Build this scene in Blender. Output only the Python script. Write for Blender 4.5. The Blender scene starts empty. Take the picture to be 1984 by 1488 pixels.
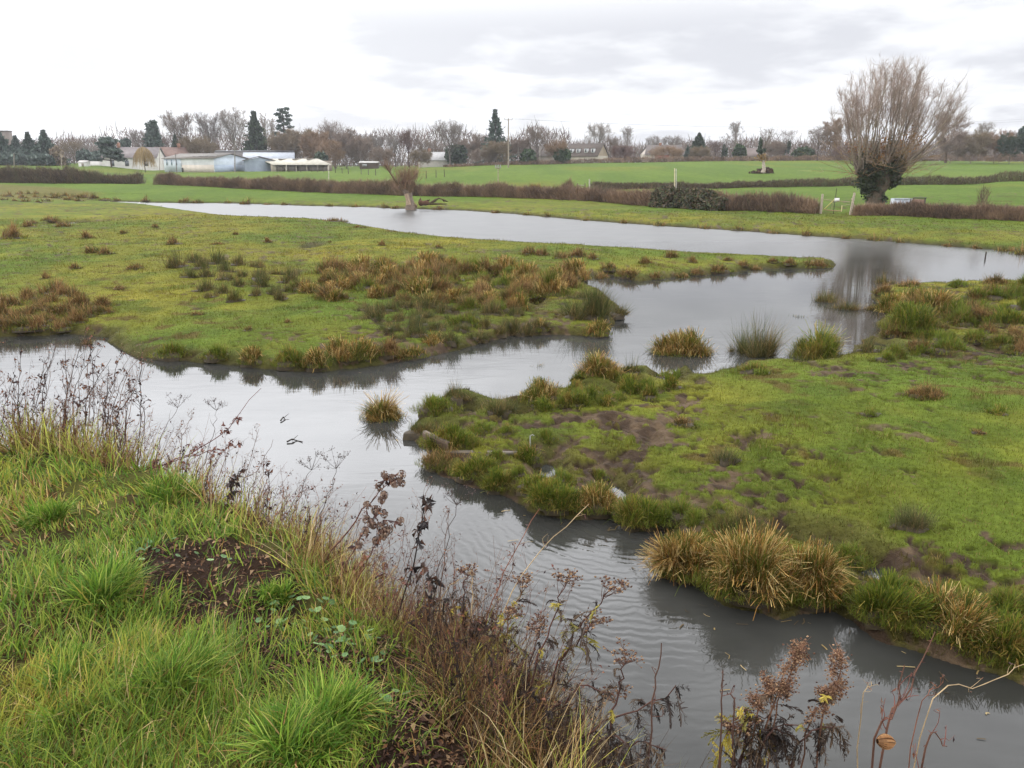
import bpy, math, numpy as np
from mathutils import Vector
SC = bpy.context.scene
COL = SC.collection
rng = np.random.default_rng(7)
R = math.radians
# ------------------------------------------------------------------ camera model
HC = 3.6                       # eye height over the water
F = 1540.0                     # focal length in photo pixels (1984 wide)
PT = math.atan(422 / F)        # pitch down
CP, SP = math.cos(PT), math.sin(PT)

KALB = .75                     # picture tone -> surface albedo under this bright overcast sky
def S(r, g, b):
    f = lambda c: (c / 255 / 12.92) if c <= 10 else ((c / 255 + 0.055) / 1.055) ** 2.4
    return np.array([f(r), f(g), f(b)]) * KALB

def ray(u, v):
    x = (u - 992) / F; y = -(v - 744) / F
    return np.array([x, CP + y * SP, -SP + y * CP])
def at_z(u, v, z=0.0):
    d = ray(u, v); t = (z - HC) / d[2]
    return np.array([0, 0, HC]) + d * t
def at_Y(u, v, Y):
    d = ray(u, v)
    return np.array([0, 0, HC]) + d * (Y / d[1])
def depth(p):
    return p[1] * CP + (HC - p[2]) * SP
def mpp(p):
    return depth(p) / F
def zrow(Y, v):
    return at_Y(992, v, Y)[2]

# ------------------------------------------------------------------ noise
_p = np.random.default_rng(3).permutation(4096)
_v = np.random.default_rng(4).random(4096)
def vn(x, y):
    xi = np.floor(x).astype(np.int64); yi = np.floor(y).astype(np.int64)
    fx = x - xi; fy = y - yi
    fx = fx * fx * (3 - 2 * fx); fy = fy * fy * (3 - 2 * fy)
    def h(a, b): return _v[_p[(_p[a & 4095] + b) & 4095]]
    a = h(xi, yi); b = h(xi + 1, yi); c = h(xi, yi + 1); d = h(xi + 1, yi + 1)
    return (a + (b - a) * fx) * (1 - fy) + (c + (d - c) * fx) * fy
def fbm(x, y, s=1.0, oct=3, seed=0):
    x = np.asarray(x, float) / s + seed * 17.3 + 500; y = np.asarray(y, float) / s + seed * 9.1 + 500
    t = 0; a = 1; n = 0
    for i in range(oct):
        t = t + a * (vn(x, y) * 2 - 1); n += a; a *= .5; x = x * 2.03 + 11.7; y = y * 2.03 + 5.1
    return t / n * 1.5
def sstep(a, b, x):
    t = np.clip((x - a) / (b - a), 0, 1); return t * t * (3 - 2 * t)
def mix(a, b, t):
    t = np.asarray(t)[..., None]; return a * (1 - t) + b * t

# ------------------------------------------------------------------ signed distances
def sdf_poly(P, x, y):
    """positive outside, negative inside"""
    P = np.asarray(P, float); n = len(P)
    d2 = np.full(x.shape, 1e18); ins = np.zeros(x.shape, bool)
    for i in range(n):
        ax, ay = P[i]; bx, by = P[(i + 1) % n]
        ex, ey = bx - ax, by - ay
        wx, wy = x - ax, y - ay
        t = np.clip((wx * ex + wy * ey) / (ex * ex + ey * ey + 1e-12), 0, 1)
        dx, dy = wx - ex * t, wy - ey * t
        np.minimum(d2, dx * dx + dy * dy, out=d2)
        c = ((ay > y) != (by > y))
        if ey != 0:
            ins ^= c & (x < ex * (y - ay) / ey + ax)
    d = np.sqrt(d2)
    return np.where(ins, -d, d)

def W(pts, z=0.0):
    return [tuple(at_z(u, v, z)[:2]) for u, v in pts]
far_edge = [(150,389),(240,391),(300,393),(450,394),(600,399),(700,401),(800,405),(900,408),(1000,415),(1100,424),(1200,432),(1300,439),(1400,445),(1500,452),(1600,459),(1700,466),(1800,474),(1900,482),(1984,489),(2300,514)]
B_edge = [(2300,566),(1984,549),(1930,551),(1850,553),(1790,556),(1720,560),(1690,572),(1715,595),(1708,640),(1690,655),(1655,668),(1650,692),(1620,704),(1590,710),(1500,708),(1430,708),(1400,727),(1350,737),(1330,722),(1290,730),(1250,722),(1200,724),(1125,732),(1105,752),(1080,764),(1020,764),(1000,780),(960,786),(910,764),(860,768),(815,812),(785,850),(835,880),(818,905),(900,930),(1000,962),(1020,990),(1080,1008),(1180,1006),(1230,1035),(1290,1025),(1285,1080),(1320,1130),(1400,1170),(1500,1190),(1600,1180),(1650,1200),(1700,1232),(1800,1262),(1900,1295),(1984,1325),(2600,1560)]
near_w = [(6,1.5),(3,2.0),(0,2.2),(-3,4),(-8,6.5),(-30,13)]
A_edge = [(-700,650),(-300,655),(0,655),(130,648),(205,655),(235,675),(262,692),(330,700),(400,703),(480,712),(560,718),(640,718),(740,705),(800,695),(860,684),(920,668),(960,662),(1000,650),(1080,648),(1160,652),(1200,628),(1205,605),(1185,590),(1172,570),(1135,555),(1140,535),(1190,532),(1240,545),(1290,539),(1370,532),(1430,527),(1480,520),(1560,521),(1620,514)]
spit_top = [(1600,507),(1500,503),(1400,498),(1300,492),(1200,485),(1100,479),(1000,474),(900,467),(830,460),(780,454),(720,444),(660,434),(600,427),(500,424),(430,420),(380,413),(320,404),(280,398),(220,394)]
WATER = W(far_edge) + W(B_edge) + near_w + W(A_edge) + W(spit_top)
PUD = [(1835,632,34,9),(958,542,22,7),(1035,580,10,9),(1195,962,20,18),(1062,915,16,12),(1685,1112,26,16),(1590,1062,30,9),(605,482,10,3),(1690,672,28,8),(1925,690,22,6),(905,800,14,6),(1005,806,13,5),(850,846,12,4),(830,520,18,3),(820,445,30,3),(130,435,40,3),(1290,735,20,8),(1755,662,42,7),(1908,638,28,7),(1958,694,44,6),(1800,700,30,5),(1880,600,22,5),(1150,768,18,5),(1215,752,16,5),(1392,712,20,6),(1530,1048,26,7)]
PUDW = []
for u, v, a, b in PUD:
    c = at_z(u, v); e = at_z(u, v - b)
    PUDW.append((c[0], c[1], a * mpp(c), max(.1, 1.15 * abs(e[1] - c[1]))))
crest = [(-400,800),(0,872),(140,888),(280,930),(420,1010),(560,1080),(660,1140),(760,1250),(840,1345),(950,1488)]
ZB = 1.95
CREST = [(-34,12),(-12,7.2)] + W(crest, ZB) + [(.55,1.25),(2,.5),(4.5,-.3),(9,-1.5)]
BANK = CREST + [(9,-9),(-34,-9)]

# ------------------------------------------------------------------ far land table
def col(u, l):
    a = (u - 992) / 1595.0
    Y = [0, 30] + [p[0] for p in l] ; z = [.27, .27] + [p[1] if p[1] < 30 else zrow(p[0], p[1]) for p in l]
    return a, Y, z
FAR = [col(-700, [(70,.35),(125,354),(220,320),(350,316),(1600,6.)]),
       col(0, [(70,.35),(125,354),(170,337),(220,320),(350,316),(1600,6.)]),
       col(180, [(75,.35),(122,355),(180,330),(235,318.5),(350,316),(1600,6.)]),
       col(300, [(80,.35),(118,357),(200,333.5),(260,326),(350,320),(1600,6.)]),
       col(620, [(78,.32),(100,373),(195,332),(300,324),(420,320),(1600,6.)]),
       col(800, [(72,.35),(92,379),(150,340),(210,325),(300,323),(1600,6.)]),
       col(1000, [(64,.35),(85,383),(150,335),(220,319),(300,318),(1600,6.)]),
       col(1200, [(54,.35),(70,396),(105,366),(225,315),(300,315),(1600,6.)]),
       col(1400, [(48,.35),(62,407),(105,367),(230,312),(300,313),(1600,6.)]),
       col(1600, [(43,.35),(57,414),(110,361),(230,311),(300,312),(1600,6.)]),
       col(1850, [(40,.35),(51,423),(108,358),(230,312),(300,313),(1600,6.)]),
       col(1984, [(38,.35),(48,428),(105,351),(230,313),(300,314),(1600,6.)]),
       col(2700, [(36,.35),(45,434),(100,345),(230,315),(300,315),(1600,6.)])]
_Yg = np.concatenate([np.arange(0, 320, 2.0), np.linspace(320, 1600, 40)])
_Ag = np.array([c[0] for c in FAR])
_Tab = np.array([np.interp(_Yg, c[1], c[2]) for c in FAR])
def far_h(x, y):
    y = np.maximum(y, .5); a = np.clip(x / np.maximum(y, 4) , _Ag[0], _Ag[-1])
    i = np.clip(np.searchsorted(_Ag, a) - 1, 0, len(_Ag) - 2)
    t = (a - _Ag[i]) / (_Ag[i + 1] - _Ag[i]); t = t * t * (3 - 2 * t)
    j = np.clip(np.searchsorted(_Yg, y) - 1, 0, len(_Yg) - 2)
    s = np.clip((y - _Yg[j]) / (_Yg[j + 1] - _Yg[j]), 0, 1)
    T = _Tab
    return (T[i, j] * (1 - s) + T[i, j + 1] * s) * (1 - t) + (T[i + 1, j] * (1 - s) + T[i + 1, j + 1] * s) * t

def water_sd(x, y):
    s = sdf_poly(WATER, x, y)
    near = 1 - sstep(30, 70, y)
    s = s + near * (.10 * fbm(x, y, 1.1, 2, 1) + .05 * fbm(x, y, .3, 2, 2)) + (1 - near) * .15 * fbm(x, y, 2.5, 3, 3)
    wob = .22 * fbm(x, y, .45, 2, 36)
    for cx, cy, a, b in PUDW:
        q = np.sqrt(((x - cx) / a) ** 2 + ((y - cy) / b) ** 2) - 1 + wob
        s = np.minimum(s, q * min(a, b))
    return s
MUD = [W(p, .25) for p in (
    [(850,850),(1000,800),(1150,775),(1260,765),(1330,770),(1440,850),(1500,930),(1460,970),(1560,1010),(1700,1060),(1984,1130),(2100,1200),(1984,1230),(1760,1110),(1600,1075),(1380,1000),(1180,940),(1050,900)],
    [(1620,720),(1700,690),(1850,680),(1984,660),(1984,720),(1800,725),(1650,735)],
    [(1720,570),(1984,555),(1984,700),(1760,690)],
    [(620,690),(640,660),(760,640),(860,655),(800,685),(700,700)],
    [(840,560),(1100,560),(1100,630),(900,640)])]
ROUGH = W([(-200,388),(-200,368),(0,368),(120,372),(200,380),(150,390)], .3)
def mud_mask(x, y):
    m = np.full(x.shape, -9.0)
    for P in MUD:
        m = np.maximum(m, -sdf_poly(P, x, y))
    n = fbm(x, y, .55, 4, 5)
    b = np.clip(.25 + m * .5, -3, .45)
    fl = .85 * sstep(.50, .66, fbm(x, y, .34, 3, 33) * .8 + .35 * fbm(x, y, 2.6, 2, 34)) * (y < 80)
    return np.maximum(fl, sstep(-.06, .16, n * .7 + .9 * fbm(x, y, .15, 3, 6) + .3 * fbm(x, y, .05, 2, 7) + b - .42))
SOIL = [W(p, ZB) for p in ([(270,1090),(330,1050),(440,1060),(520,1120),(610,1190),(540,1250),(440,1240),(330,1200)],
                           [(430,1230),(560,1190),(700,1250),(790,1300),(1000,1488),(1000,1700),(800,1700),(740,1440),(650,1320),(540,1300)])]
def soil_mask(x, y):
    m = np.full(x.shape, -9.0)
    for P in SOIL: m = np.maximum(m, -sdf_poly(P, x, y))
    return sstep(-.12, .02, m + .12 * fbm(x, y, .22, 3, 8))

def terrain(x, y):
    x = np.asarray(x, float); y = np.asarray(y, float)
    sd = water_sd(x, y)
    sdB = sdf_poly(BANK, x, y)
    base = far_h(x, y) + .05 * fbm(x, y, 2.2, 3, 9) + .02 * fbm(x, y, .4, 2, 10) * (y < 60)
    mud = mud_mask(x, y) * (sdB > 2)
    land = np.minimum(base, .03 + .13 * sstep(0, .22, sd) + .06 * np.maximum(sd, 0))
    land = np.where(sd > 6, base, land)
    land = land + mud * (.06 * fbm(x, y, .17, 3, 11) - .045)
    land = np.maximum(land, .012)
    z = np.where(sd > 0, land, -.03 - .4 * sstep(0, 1.5, -sd))
    sb = sdB + .10 * fbm(x, y, .6, 3, 12)
    bank = ZB - 1.4 * np.maximum(np.sqrt(np.maximum(sb, 0) ** 2 + .03) - .17, 0) + .05 * fbm(x, y, .7, 3, 13) + .02 * fbm(x, y, .15, 2, 14)
    z = np.where(bank > z, bank, z)
    return z, sd, sdB, mud
def hgt(x, y):
    return terrain(np.atleast_1d(x), np.atleast_1d(y))[0]
def ground_v(u, v):
    d = ray(u, v); t = np.geomspace(1.2, 420, 1600) ; x = d[0] * t; y = d[1] * t; z = HC + d[2] * t
    g = np.maximum(hgt(x, y), -.03); i = int(np.argmax(z <= g)); i = max(i, 1)
    f = (z[i - 1] - g[i - 1]) / max((z[i - 1] - g[i - 1]) - (z[i] - g[i]), 1e-6); tt = t[i - 1] + (t[i] - t[i - 1]) * min(max(f, 0), 1)
    p = np.array([0, 0, HC]) + d * tt; p[2] = float(hgt(p[0], p[1])[0]); return p
def ground_Y(u, Y):
    z = .3
    for _ in range(4):
        x = (u - 992) / F * (Y * CP + (HC - z) * SP); z = float(hgt(x, Y)[0])
    return np.array([x, Y, z])

def ground_color(x, y, sd, sdB, mud):
    n1 = fbm(x, y, 1.5, 4, 21); n2 = fbm(x, y, 7, 3, 22); n3 = fbm(x, y, .35, 3, 23); n4 = fbm(x, y, 3.2, 4, 24)
    g1, g2 = S(138, 142, 58), S(108, 132, 52)
    c = mix(g1, g2, sstep(-.6, .6, n2 + .4 * n1))
    c = mix(c, S(182, 172, 66), .30 * sstep(.2, .9, n4))
    c = mix(c, S(112, 96, 58), .8 * sstep(.38, .75, n3 * .7 + n1 * .5))
    c = mix(c, S(92, 116, 46), .6 * sstep(.2, .7, fbm(x, y, .9, 3, 29)))
    a = x / np.maximum(y, 1)
    far = sstep(55, 85, y + 40 * np.maximum(a, -.2))
    fc = mix(S(134, 166, 76), S(120, 154, 68), sstep(-.7, .7, fbm(x, y / 4, 5, 3, 25)))
    fc = mix(fc, S(156, 162, 74), .6 * sstep(.1, .8, fbm(x, y / 3, 14, 4, 26)))
    fc = mix(fc, S(112, 110, 60), .75 * sstep(.42, .62, fbm(x, y / 2.2, .8, 3, 30)) * sstep(95, 60, y))
    c = mix(c * np.array([.9, .83, .72]), fc * np.array([.60, .565, .35]), far)
    c = mix(c, S(120, 104, 60), .7 * sstep(-1., 1.5, -sdf_poly(ROUGH, x, y)))
    edge = (1 - sstep(.0, .5, sd)) * (sdB > 2.4)
    c = mix(c, S(82, 74, 44), .85 * edge)
    mc = mix(S(112, 94, 74), S(80, 65, 52), sstep(-.4, .5, n3 + .6 * fbm(x, y, .1, 2, 28)))
    c = mix(c, mc, mud)
    b = sstep(2.9, 2.6, sdB)
    soil = soil_mask(x, y)
    bc = mix(S(92, 92, 44), S(78, 66, 40), sstep(-.3, .5, fbm(x, y, .3, 3, 27)))
    bc = mix(bc, S(60, 46, 36), np.maximum(soil, sstep(-.1, .35, sdB)))
    c = mix(c, bc, b)
    c = np.where((sd < 0)[..., None] & (b < .5)[..., None], S(62, 56, 44), c)
    c = c * .74
    wet = np.clip(edge * .5 + mud * .55, 0, 1)
    return np.concatenate([c, wet[..., None]], -1)
# ------------------------------------------------------------------ mesh helpers
def link(o, parent=None):
    COL.objects.link(o)
    if parent is not None: o.parent = parent
    return o
def mesh_obj(name, V, Q, mat, colors=None, parent=None, smooth=False):
    """V (n,3), Q (m,k) face array (k = 3 or 4) or list of such arrays"""
    V = np.asarray(V, np.float32)
    if parent is not None:
        V = V - np.asarray(parent['_org'], np.float32)
    Qs = Q if isinstance(Q, list) else [Q]
    Qs = [np.asarray(q, np.int32) for q in Qs if len(q)]
    me = bpy.data.meshes.new(name)
    me.vertices.add(len(V)); me.vertices.foreach_set('co', V.ravel())
    li = np.concatenate([q.ravel() for q in Qs]); tot = np.concatenate([np.full(len(q), q.shape[1], np.int32) for q in Qs])
    st = np.concatenate([[0], np.cumsum(tot)[:-1]]).astype(np.int32)
    me.loops.add(len(li)); me.loops.foreach_set('vertex_index', li.astype(np.int32))
    me.polygons.add(len(tot)); me.polygons.foreach_set('loop_start', st)
    if smooth: me.polygons.foreach_set('use_smooth', np.ones(len(tot), bool))
    me.update(calc_edges=True)
    if colors is not None:
        c = np.asarray(colors, np.float32)
        if c.shape[1] == 3: c = np.concatenate([c, np.ones((len(c), 1), np.float32)], 1)
        at = me.color_attributes.new('Col', 'FLOAT_COLOR', 'POINT'); at.data.foreach_set('color', c.ravel())
    me.materials.append(mat)
    o = bpy.data.objects.new(name, me)
    return link(o, parent)
def thing(name, label, cat, loc, group=None):
    o = bpy.data.objects.new(name, None); COL.objects.link(o)
    o.location = tuple(float(v) for v in loc); o['_org'] = [float(v) for v in loc]
    o.empty_display_size = .1
    tag(o, label, cat, group); return o
ALLTAG = []
def tag(o, label=None, cat=None, group=None, kind=None):
    if label: o['label'] = label
    if cat: o['category'] = cat
    if group: o['group'] = group
    if kind: o['kind'] = kind
    ALLTAG.append(o)
    return o
def copy_tree(o, loc, scale=(1, 1, 1), rz=0, label=None, group=None):
    c = o.copy(); COL.objects.link(c); c.location = tuple(float(v) for v in loc); c.scale = scale; c.rotation_euler = (0, 0, rz)
    if label: c['label'] = label
    if group: c['group'] = group
    ALLTAG.append(c)
    for ch in o.children:
        d = ch.copy(); COL.objects.link(d); d.parent = c
        for g in ch.children:
            e = g.copy(); COL.objects.link(e); e.parent = d
    return c

class Acc:
    def __init__(s): s.V = []; s.Q = []; s.T = []; s.C = []; s.n = 0
    def raw(s, V, Q, c):
        V = np.asarray(V, float); s.V.append(V); s.Q.append(np.asarray(Q, int) + s.n)
        c = np.asarray(c, float)
        if c.ndim == 1: c = np.tile(c, (len(V), 1))
        s.C.append(c); s.n += len(V)
    def ribbons(s, P, wd, c, side=None, rg=rng):
        """P (n,k,3), wd (n,k) half widths, c (n,3) or (n,k,3)"""
        P = np.asarray(P, float); n, k, _ = P.shape
        wd = np.broadcast_to(wd, (n, k))
        d = P[:, -1] - P[:, 0]; d /= np.linalg.norm(d, axis=1, keepdims=True) + 1e-9
        if side is None:
            r = rg.normal(size=(n, 3)); side = np.cross(d, r)
        side = side / (np.linalg.norm(side, axis=1, keepdims=True) + 1e-9)
        L = P - side[:, None] * wd[..., None]; Rr = P + side[:, None] * wd[..., None]
        V = np.stack([L, Rr], 2).reshape(-1, 3)
        b = (np.arange(n) * 2 * k)[:, None] + (np.arange(k - 1) * 2)[None]
        Q = np.stack([b, b + 1, b + 3, b + 2], -1).reshape(-1, 4)
        c = np.asarray(c, float)
        if c.ndim == 1: c = np.tile(c, (n, 1))
        if c.ndim == 2: c = np.repeat(c[:, None], k, 1)
        s.raw(V, Q, np.repeat(c, 2, axis=1).reshape(-1, 3))
    def tube(s, P, r, c, ns=5):
        P = np.asarray(P, float); k = len(P); r = np.broadcast_to(r, (k,))
        d = np.gradient(P, axis=0); d /= np.linalg.norm(d, axis=1, keepdims=True) + 1e-9
        ref = np.array([0, 0, 1.]) if abs(d[0, 2]) < .9 else np.array([1., 0, 0])
        a = np.cross(d, ref); a /= np.linalg.norm(a, axis=1, keepdims=True) + 1e-9
        b = np.cross(d, a)
        t = np.arange(ns) / ns * 2 * math.pi
        V = (P[:, None] + r[:, None, None] * (np.cos(t)[None, :, None] * a[:, None] + np.sin(t)[None, :, None] * b[:, None])).reshape(-1, 3)
        i = (np.arange(k - 1) * ns)[:, None]; j = np.arange(ns)[None]; j2 = (j + 1) % ns
        Q = np.stack([i + j, i + j2, i + ns + j2, i + ns + j], -1).reshape(-1, 4)
        c = np.asarray(c, float)
        if c.ndim == 2: c = np.repeat(c, ns, axis=0)
        s.raw(V, Q, c)
    def leaves(s, P, D, N, ln, wd, c, fold=.25):
        """pointed, folded leaves: P base (n,3), D direction, N rough normal"""
        P = np.asarray(P, float); n = len(P)
        D = D / (np.linalg.norm(D, axis=1, keepdims=True) + 1e-9)
        sd_ = np.cross(D, N); sd_ /= np.linalg.norm(sd_, axis=1, keepdims=True) + 1e-9
        up = np.cross(sd_, D)
        ln = np.broadcast_to(ln, (n,))[:, None]; wd = np.broadcast_to(wd, (n,))[:, None]
        m = P + D * ln * .5; tip = P + D * ln - up * ln * .25
        l = m - sd_ * wd * .5 + up * wd * fold; r_ = m + sd_ * wd * .5 + up * wd * fold
        V = np.stack([P, r_, tip, l], 1).reshape(-1, 3)
        V2 = np.stack([P, r_, tip, l, m], 1).reshape(-1, 3)
        b = np.arange(n) * 5
        T = np.concatenate([np.stack([b, b + 1, b + 4], 1), np.stack([b + 1, b + 2, b + 4], 1), np.stack([b + 2, b + 3, b + 4], 1), np.stack([b + 3, b, b + 4], 1)])
        c = np.asarray(c, float)
        if c.ndim == 1: c = np.tile(c, (n, 1))
        s.V.append(V2); s.T.append(T + s.n); s.C.append(np.repeat(c, 5, axis=0)); s.n += len(V2)
    def quadleaf(s, P, ln, c, rg=rng, bias=None):
        n = len(P); d = rg.normal(size=(n, 3)); 
        if bias is not None: d = d + bias
        d /= np.linalg.norm(d, axis=1, keepdims=True)
        a = np.cross(d, rg.normal(size=(n, 3))); a /= np.linalg.norm(a, axis=1, keepdims=True) + 1e-9
        ln = np.broadcast_to(ln, (n,))[:, None]
        V = np.stack([P - a * ln * .5, P + d * ln * .5, P + a * ln * .5, P - d * ln * .5], 1).reshape(-1, 3)
        b = np.arange(n) * 4
        s.raw(V, np.stack([b, b + 1, b + 2, b + 3], 1), np.repeat(np.asarray(c) if np.ndim(c) == 2 else np.tile(c, (n, 1)), 4, axis=0))
    def box(s, c, sz, colr, rz=0, rx=0, ry=0):
        h = np.array(sz) / 2.
        V = np.array([[i, j, k] for i in (-1, 1) for j in (-1, 1) for k in (-1, 1)], float) * h
        for ang, (p, q) in ((rx, (1, 2)), (ry, (2, 0)), (rz, (0, 1))):
            if ang:
                cs, sn = math.cos(ang), math.sin(ang); a = V[:, p] * cs - V[:, q] * sn; b = V[:, p] * sn + V[:, q] * cs; V[:, p] = a; V[:, q] = b
        s.raw(V + np.array(c), [[0, 1, 3, 2], [4, 6, 7, 5], [0, 4, 5, 1], [2, 3, 7, 6], [0, 2, 6, 4], [1, 5, 7, 3]], colr)
    def build(s, name, mat, parent=None, smooth=False):
        if not s.V: return None
        Qs = []
        if s.Q: Qs.append(np.concatenate(s.Q))
        if s.T: Qs.append(np.concatenate(s.T))
        return mesh_obj(name, np.concatenate(s.V), Qs, mat, np.concatenate(s.C), parent, smooth)

# ------------------------------------------------------------------ materials
def nt(m): m.use_nodes = True; return m.node_tree, m.node_tree.nodes, m.node_tree.links
def mat_attr(name, rough=.7, trans=0., spec=.3, nscale=0., namt=.25, bump=0., tcol=None):
    m = bpy.data.materials.new(name); t, n, l = nt(m)
    b = n['Principled BSDF']; b.inputs['Roughness'].default_value = rough; b.inputs['Specular IOR Level'].default_value = spec
    a = n.new('ShaderNodeAttribute'); a.attribute_name = 'Col'; out = a.outputs['Color']
    if nscale:
        x = n.new('ShaderNodeTexCoord'); no = n.new('ShaderNodeTexNoise'); no.inputs['Scale'].default_value = nscale; no.inputs['Detail'].default_value = 5
        l.new(x.outputs['Object'], no.inputs['Vector'])
        mr = n.new('ShaderNodeMapRange'); mr.inputs[1].default_value = .3; mr.inputs[2].default_value = .7; mr.inputs[3].default_value = 1 - namt; mr.inputs[4].default_value = 1 + namt
        l.new(no.outputs['Fac'], mr.inputs[0])
        mx = n.new('ShaderNodeVectorMath'); mx.operation = 'SCALE'; l.new(out, mx.inputs[0]); l.new(mr.outputs[0], mx.inputs['Scale']); out = mx.outputs[0]
        if bump:
            bp = n.new('ShaderNodeBump'); bp.inputs['Strength'].default_value = bump; bp.inputs['Distance'].default_value = .02
            l.new(no.outputs['Fac'], bp.inputs['Height']); l.new(bp.outputs[0], b.inputs['Normal'])
    l.new(out, b.inputs['Base Color'])
    if trans:
        tr = n.new('ShaderNodeBsdfTranslucent'); l.new(out, tr.inputs['Color'])
        ms = n.new('ShaderNodeMixShader'); ms.inputs[0].default_value = trans
        l.new(b.outputs[0], ms.inputs[1]); l.new(tr.outputs[0], ms.inputs[2]); l.new(ms.outputs[0], n['Material Output'].inputs['Surface'])
    return m
M_GRASS = mat_attr('grass_blade', .6, .3, .1)
M_DRY = mat_attr('dry_blade', .75, .2, .15)
M_TWIG = mat_attr('twig', .85, 0, .15)
M_BARK = mat_attr('bark', .9, 0, .15, 9, .35, .5)
M_LEAF = mat_attr('leaf', .6, .15, .3)
M_WOOD = mat_attr('wood', .8, 0, .2, 14, .35, .4)
M_WALL = mat_attr('wall_paint', .85, 0, .2, .9, .12)
M_ROOF = mat_attr('roofing', .75, 0, .25, 1.4, .2)
M_METAL = mat_attr('painted_metal', .5, 0, .4, 5, .1)
M_GLASS = mat_attr('window_glass', .08, 0, .6)
M_MUD = mat_attr('mud', .7, 0, .3, 16, .3, .6)
M_BIRD = mat_attr('feathers', .7, 0, .2, 20, .06)

def mat_ground():
    m = bpy.data.materials.new('ground'); t, n, l = nt(m)
    b = n['Principled BSDF']; b.inputs['Specular IOR Level'].default_value = .06
    a = n.new('ShaderNodeAttribute'); a.attribute_name = 'Col'
    x = n.new('ShaderNodeTexCoord')
    def noise(s, d): 
        q = n.new('ShaderNodeTexNoise'); q.inputs['Scale'].default_value = s; q.inputs['Detail'].default_value = d; q.inputs['Roughness'].default_value = .65
        l.new(x.outputs['Object'], q.inputs['Vector']); return q
    n1 = noise(1.1, 9); n2 = noise(9, 6)
    ad = n.new('ShaderNodeMath'); ad.operation = 'ADD'; l.new(n1.outputs['Fac'], ad.inputs[0]); l.new(n2.outputs['Fac'], ad.inputs[1])
    mr = n.new('ShaderNodeMapRange'); mr.inputs[1].default_value = .75; mr.inputs[2].default_value = 1.25; mr.inputs[3].default_value = .6; mr.inputs[4].default_value = 1.3
    l.new(ad.outputs[0], mr.inputs[0])
    sc = n.new('ShaderNodeVectorMath'); sc.operation = 'SCALE'; l.new(a.outputs['Color'], sc.inputs[0]); l.new(mr.outputs[0], sc.inputs['Scale'])
    l.new(sc.outputs[0], b.inputs['Base Color'])
    r = n.new('ShaderNodeMapRange'); r.inputs[3].default_value = .95; r.inputs[4].default_value = .62; l.new(a.outputs['Alpha'], r.inputs[0]); l.new(r.outputs[0], b.inputs['Roughness'])
    bp = n.new('ShaderNodeBump'); bp.inputs['Strength'].default_value = 1.; bp.inputs['Distance'].default_value = .06
    l.new(ad.outputs[0], bp.inputs['Height']); l.new(bp.outputs[0], b.inputs['Normal'])
    return m
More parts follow.
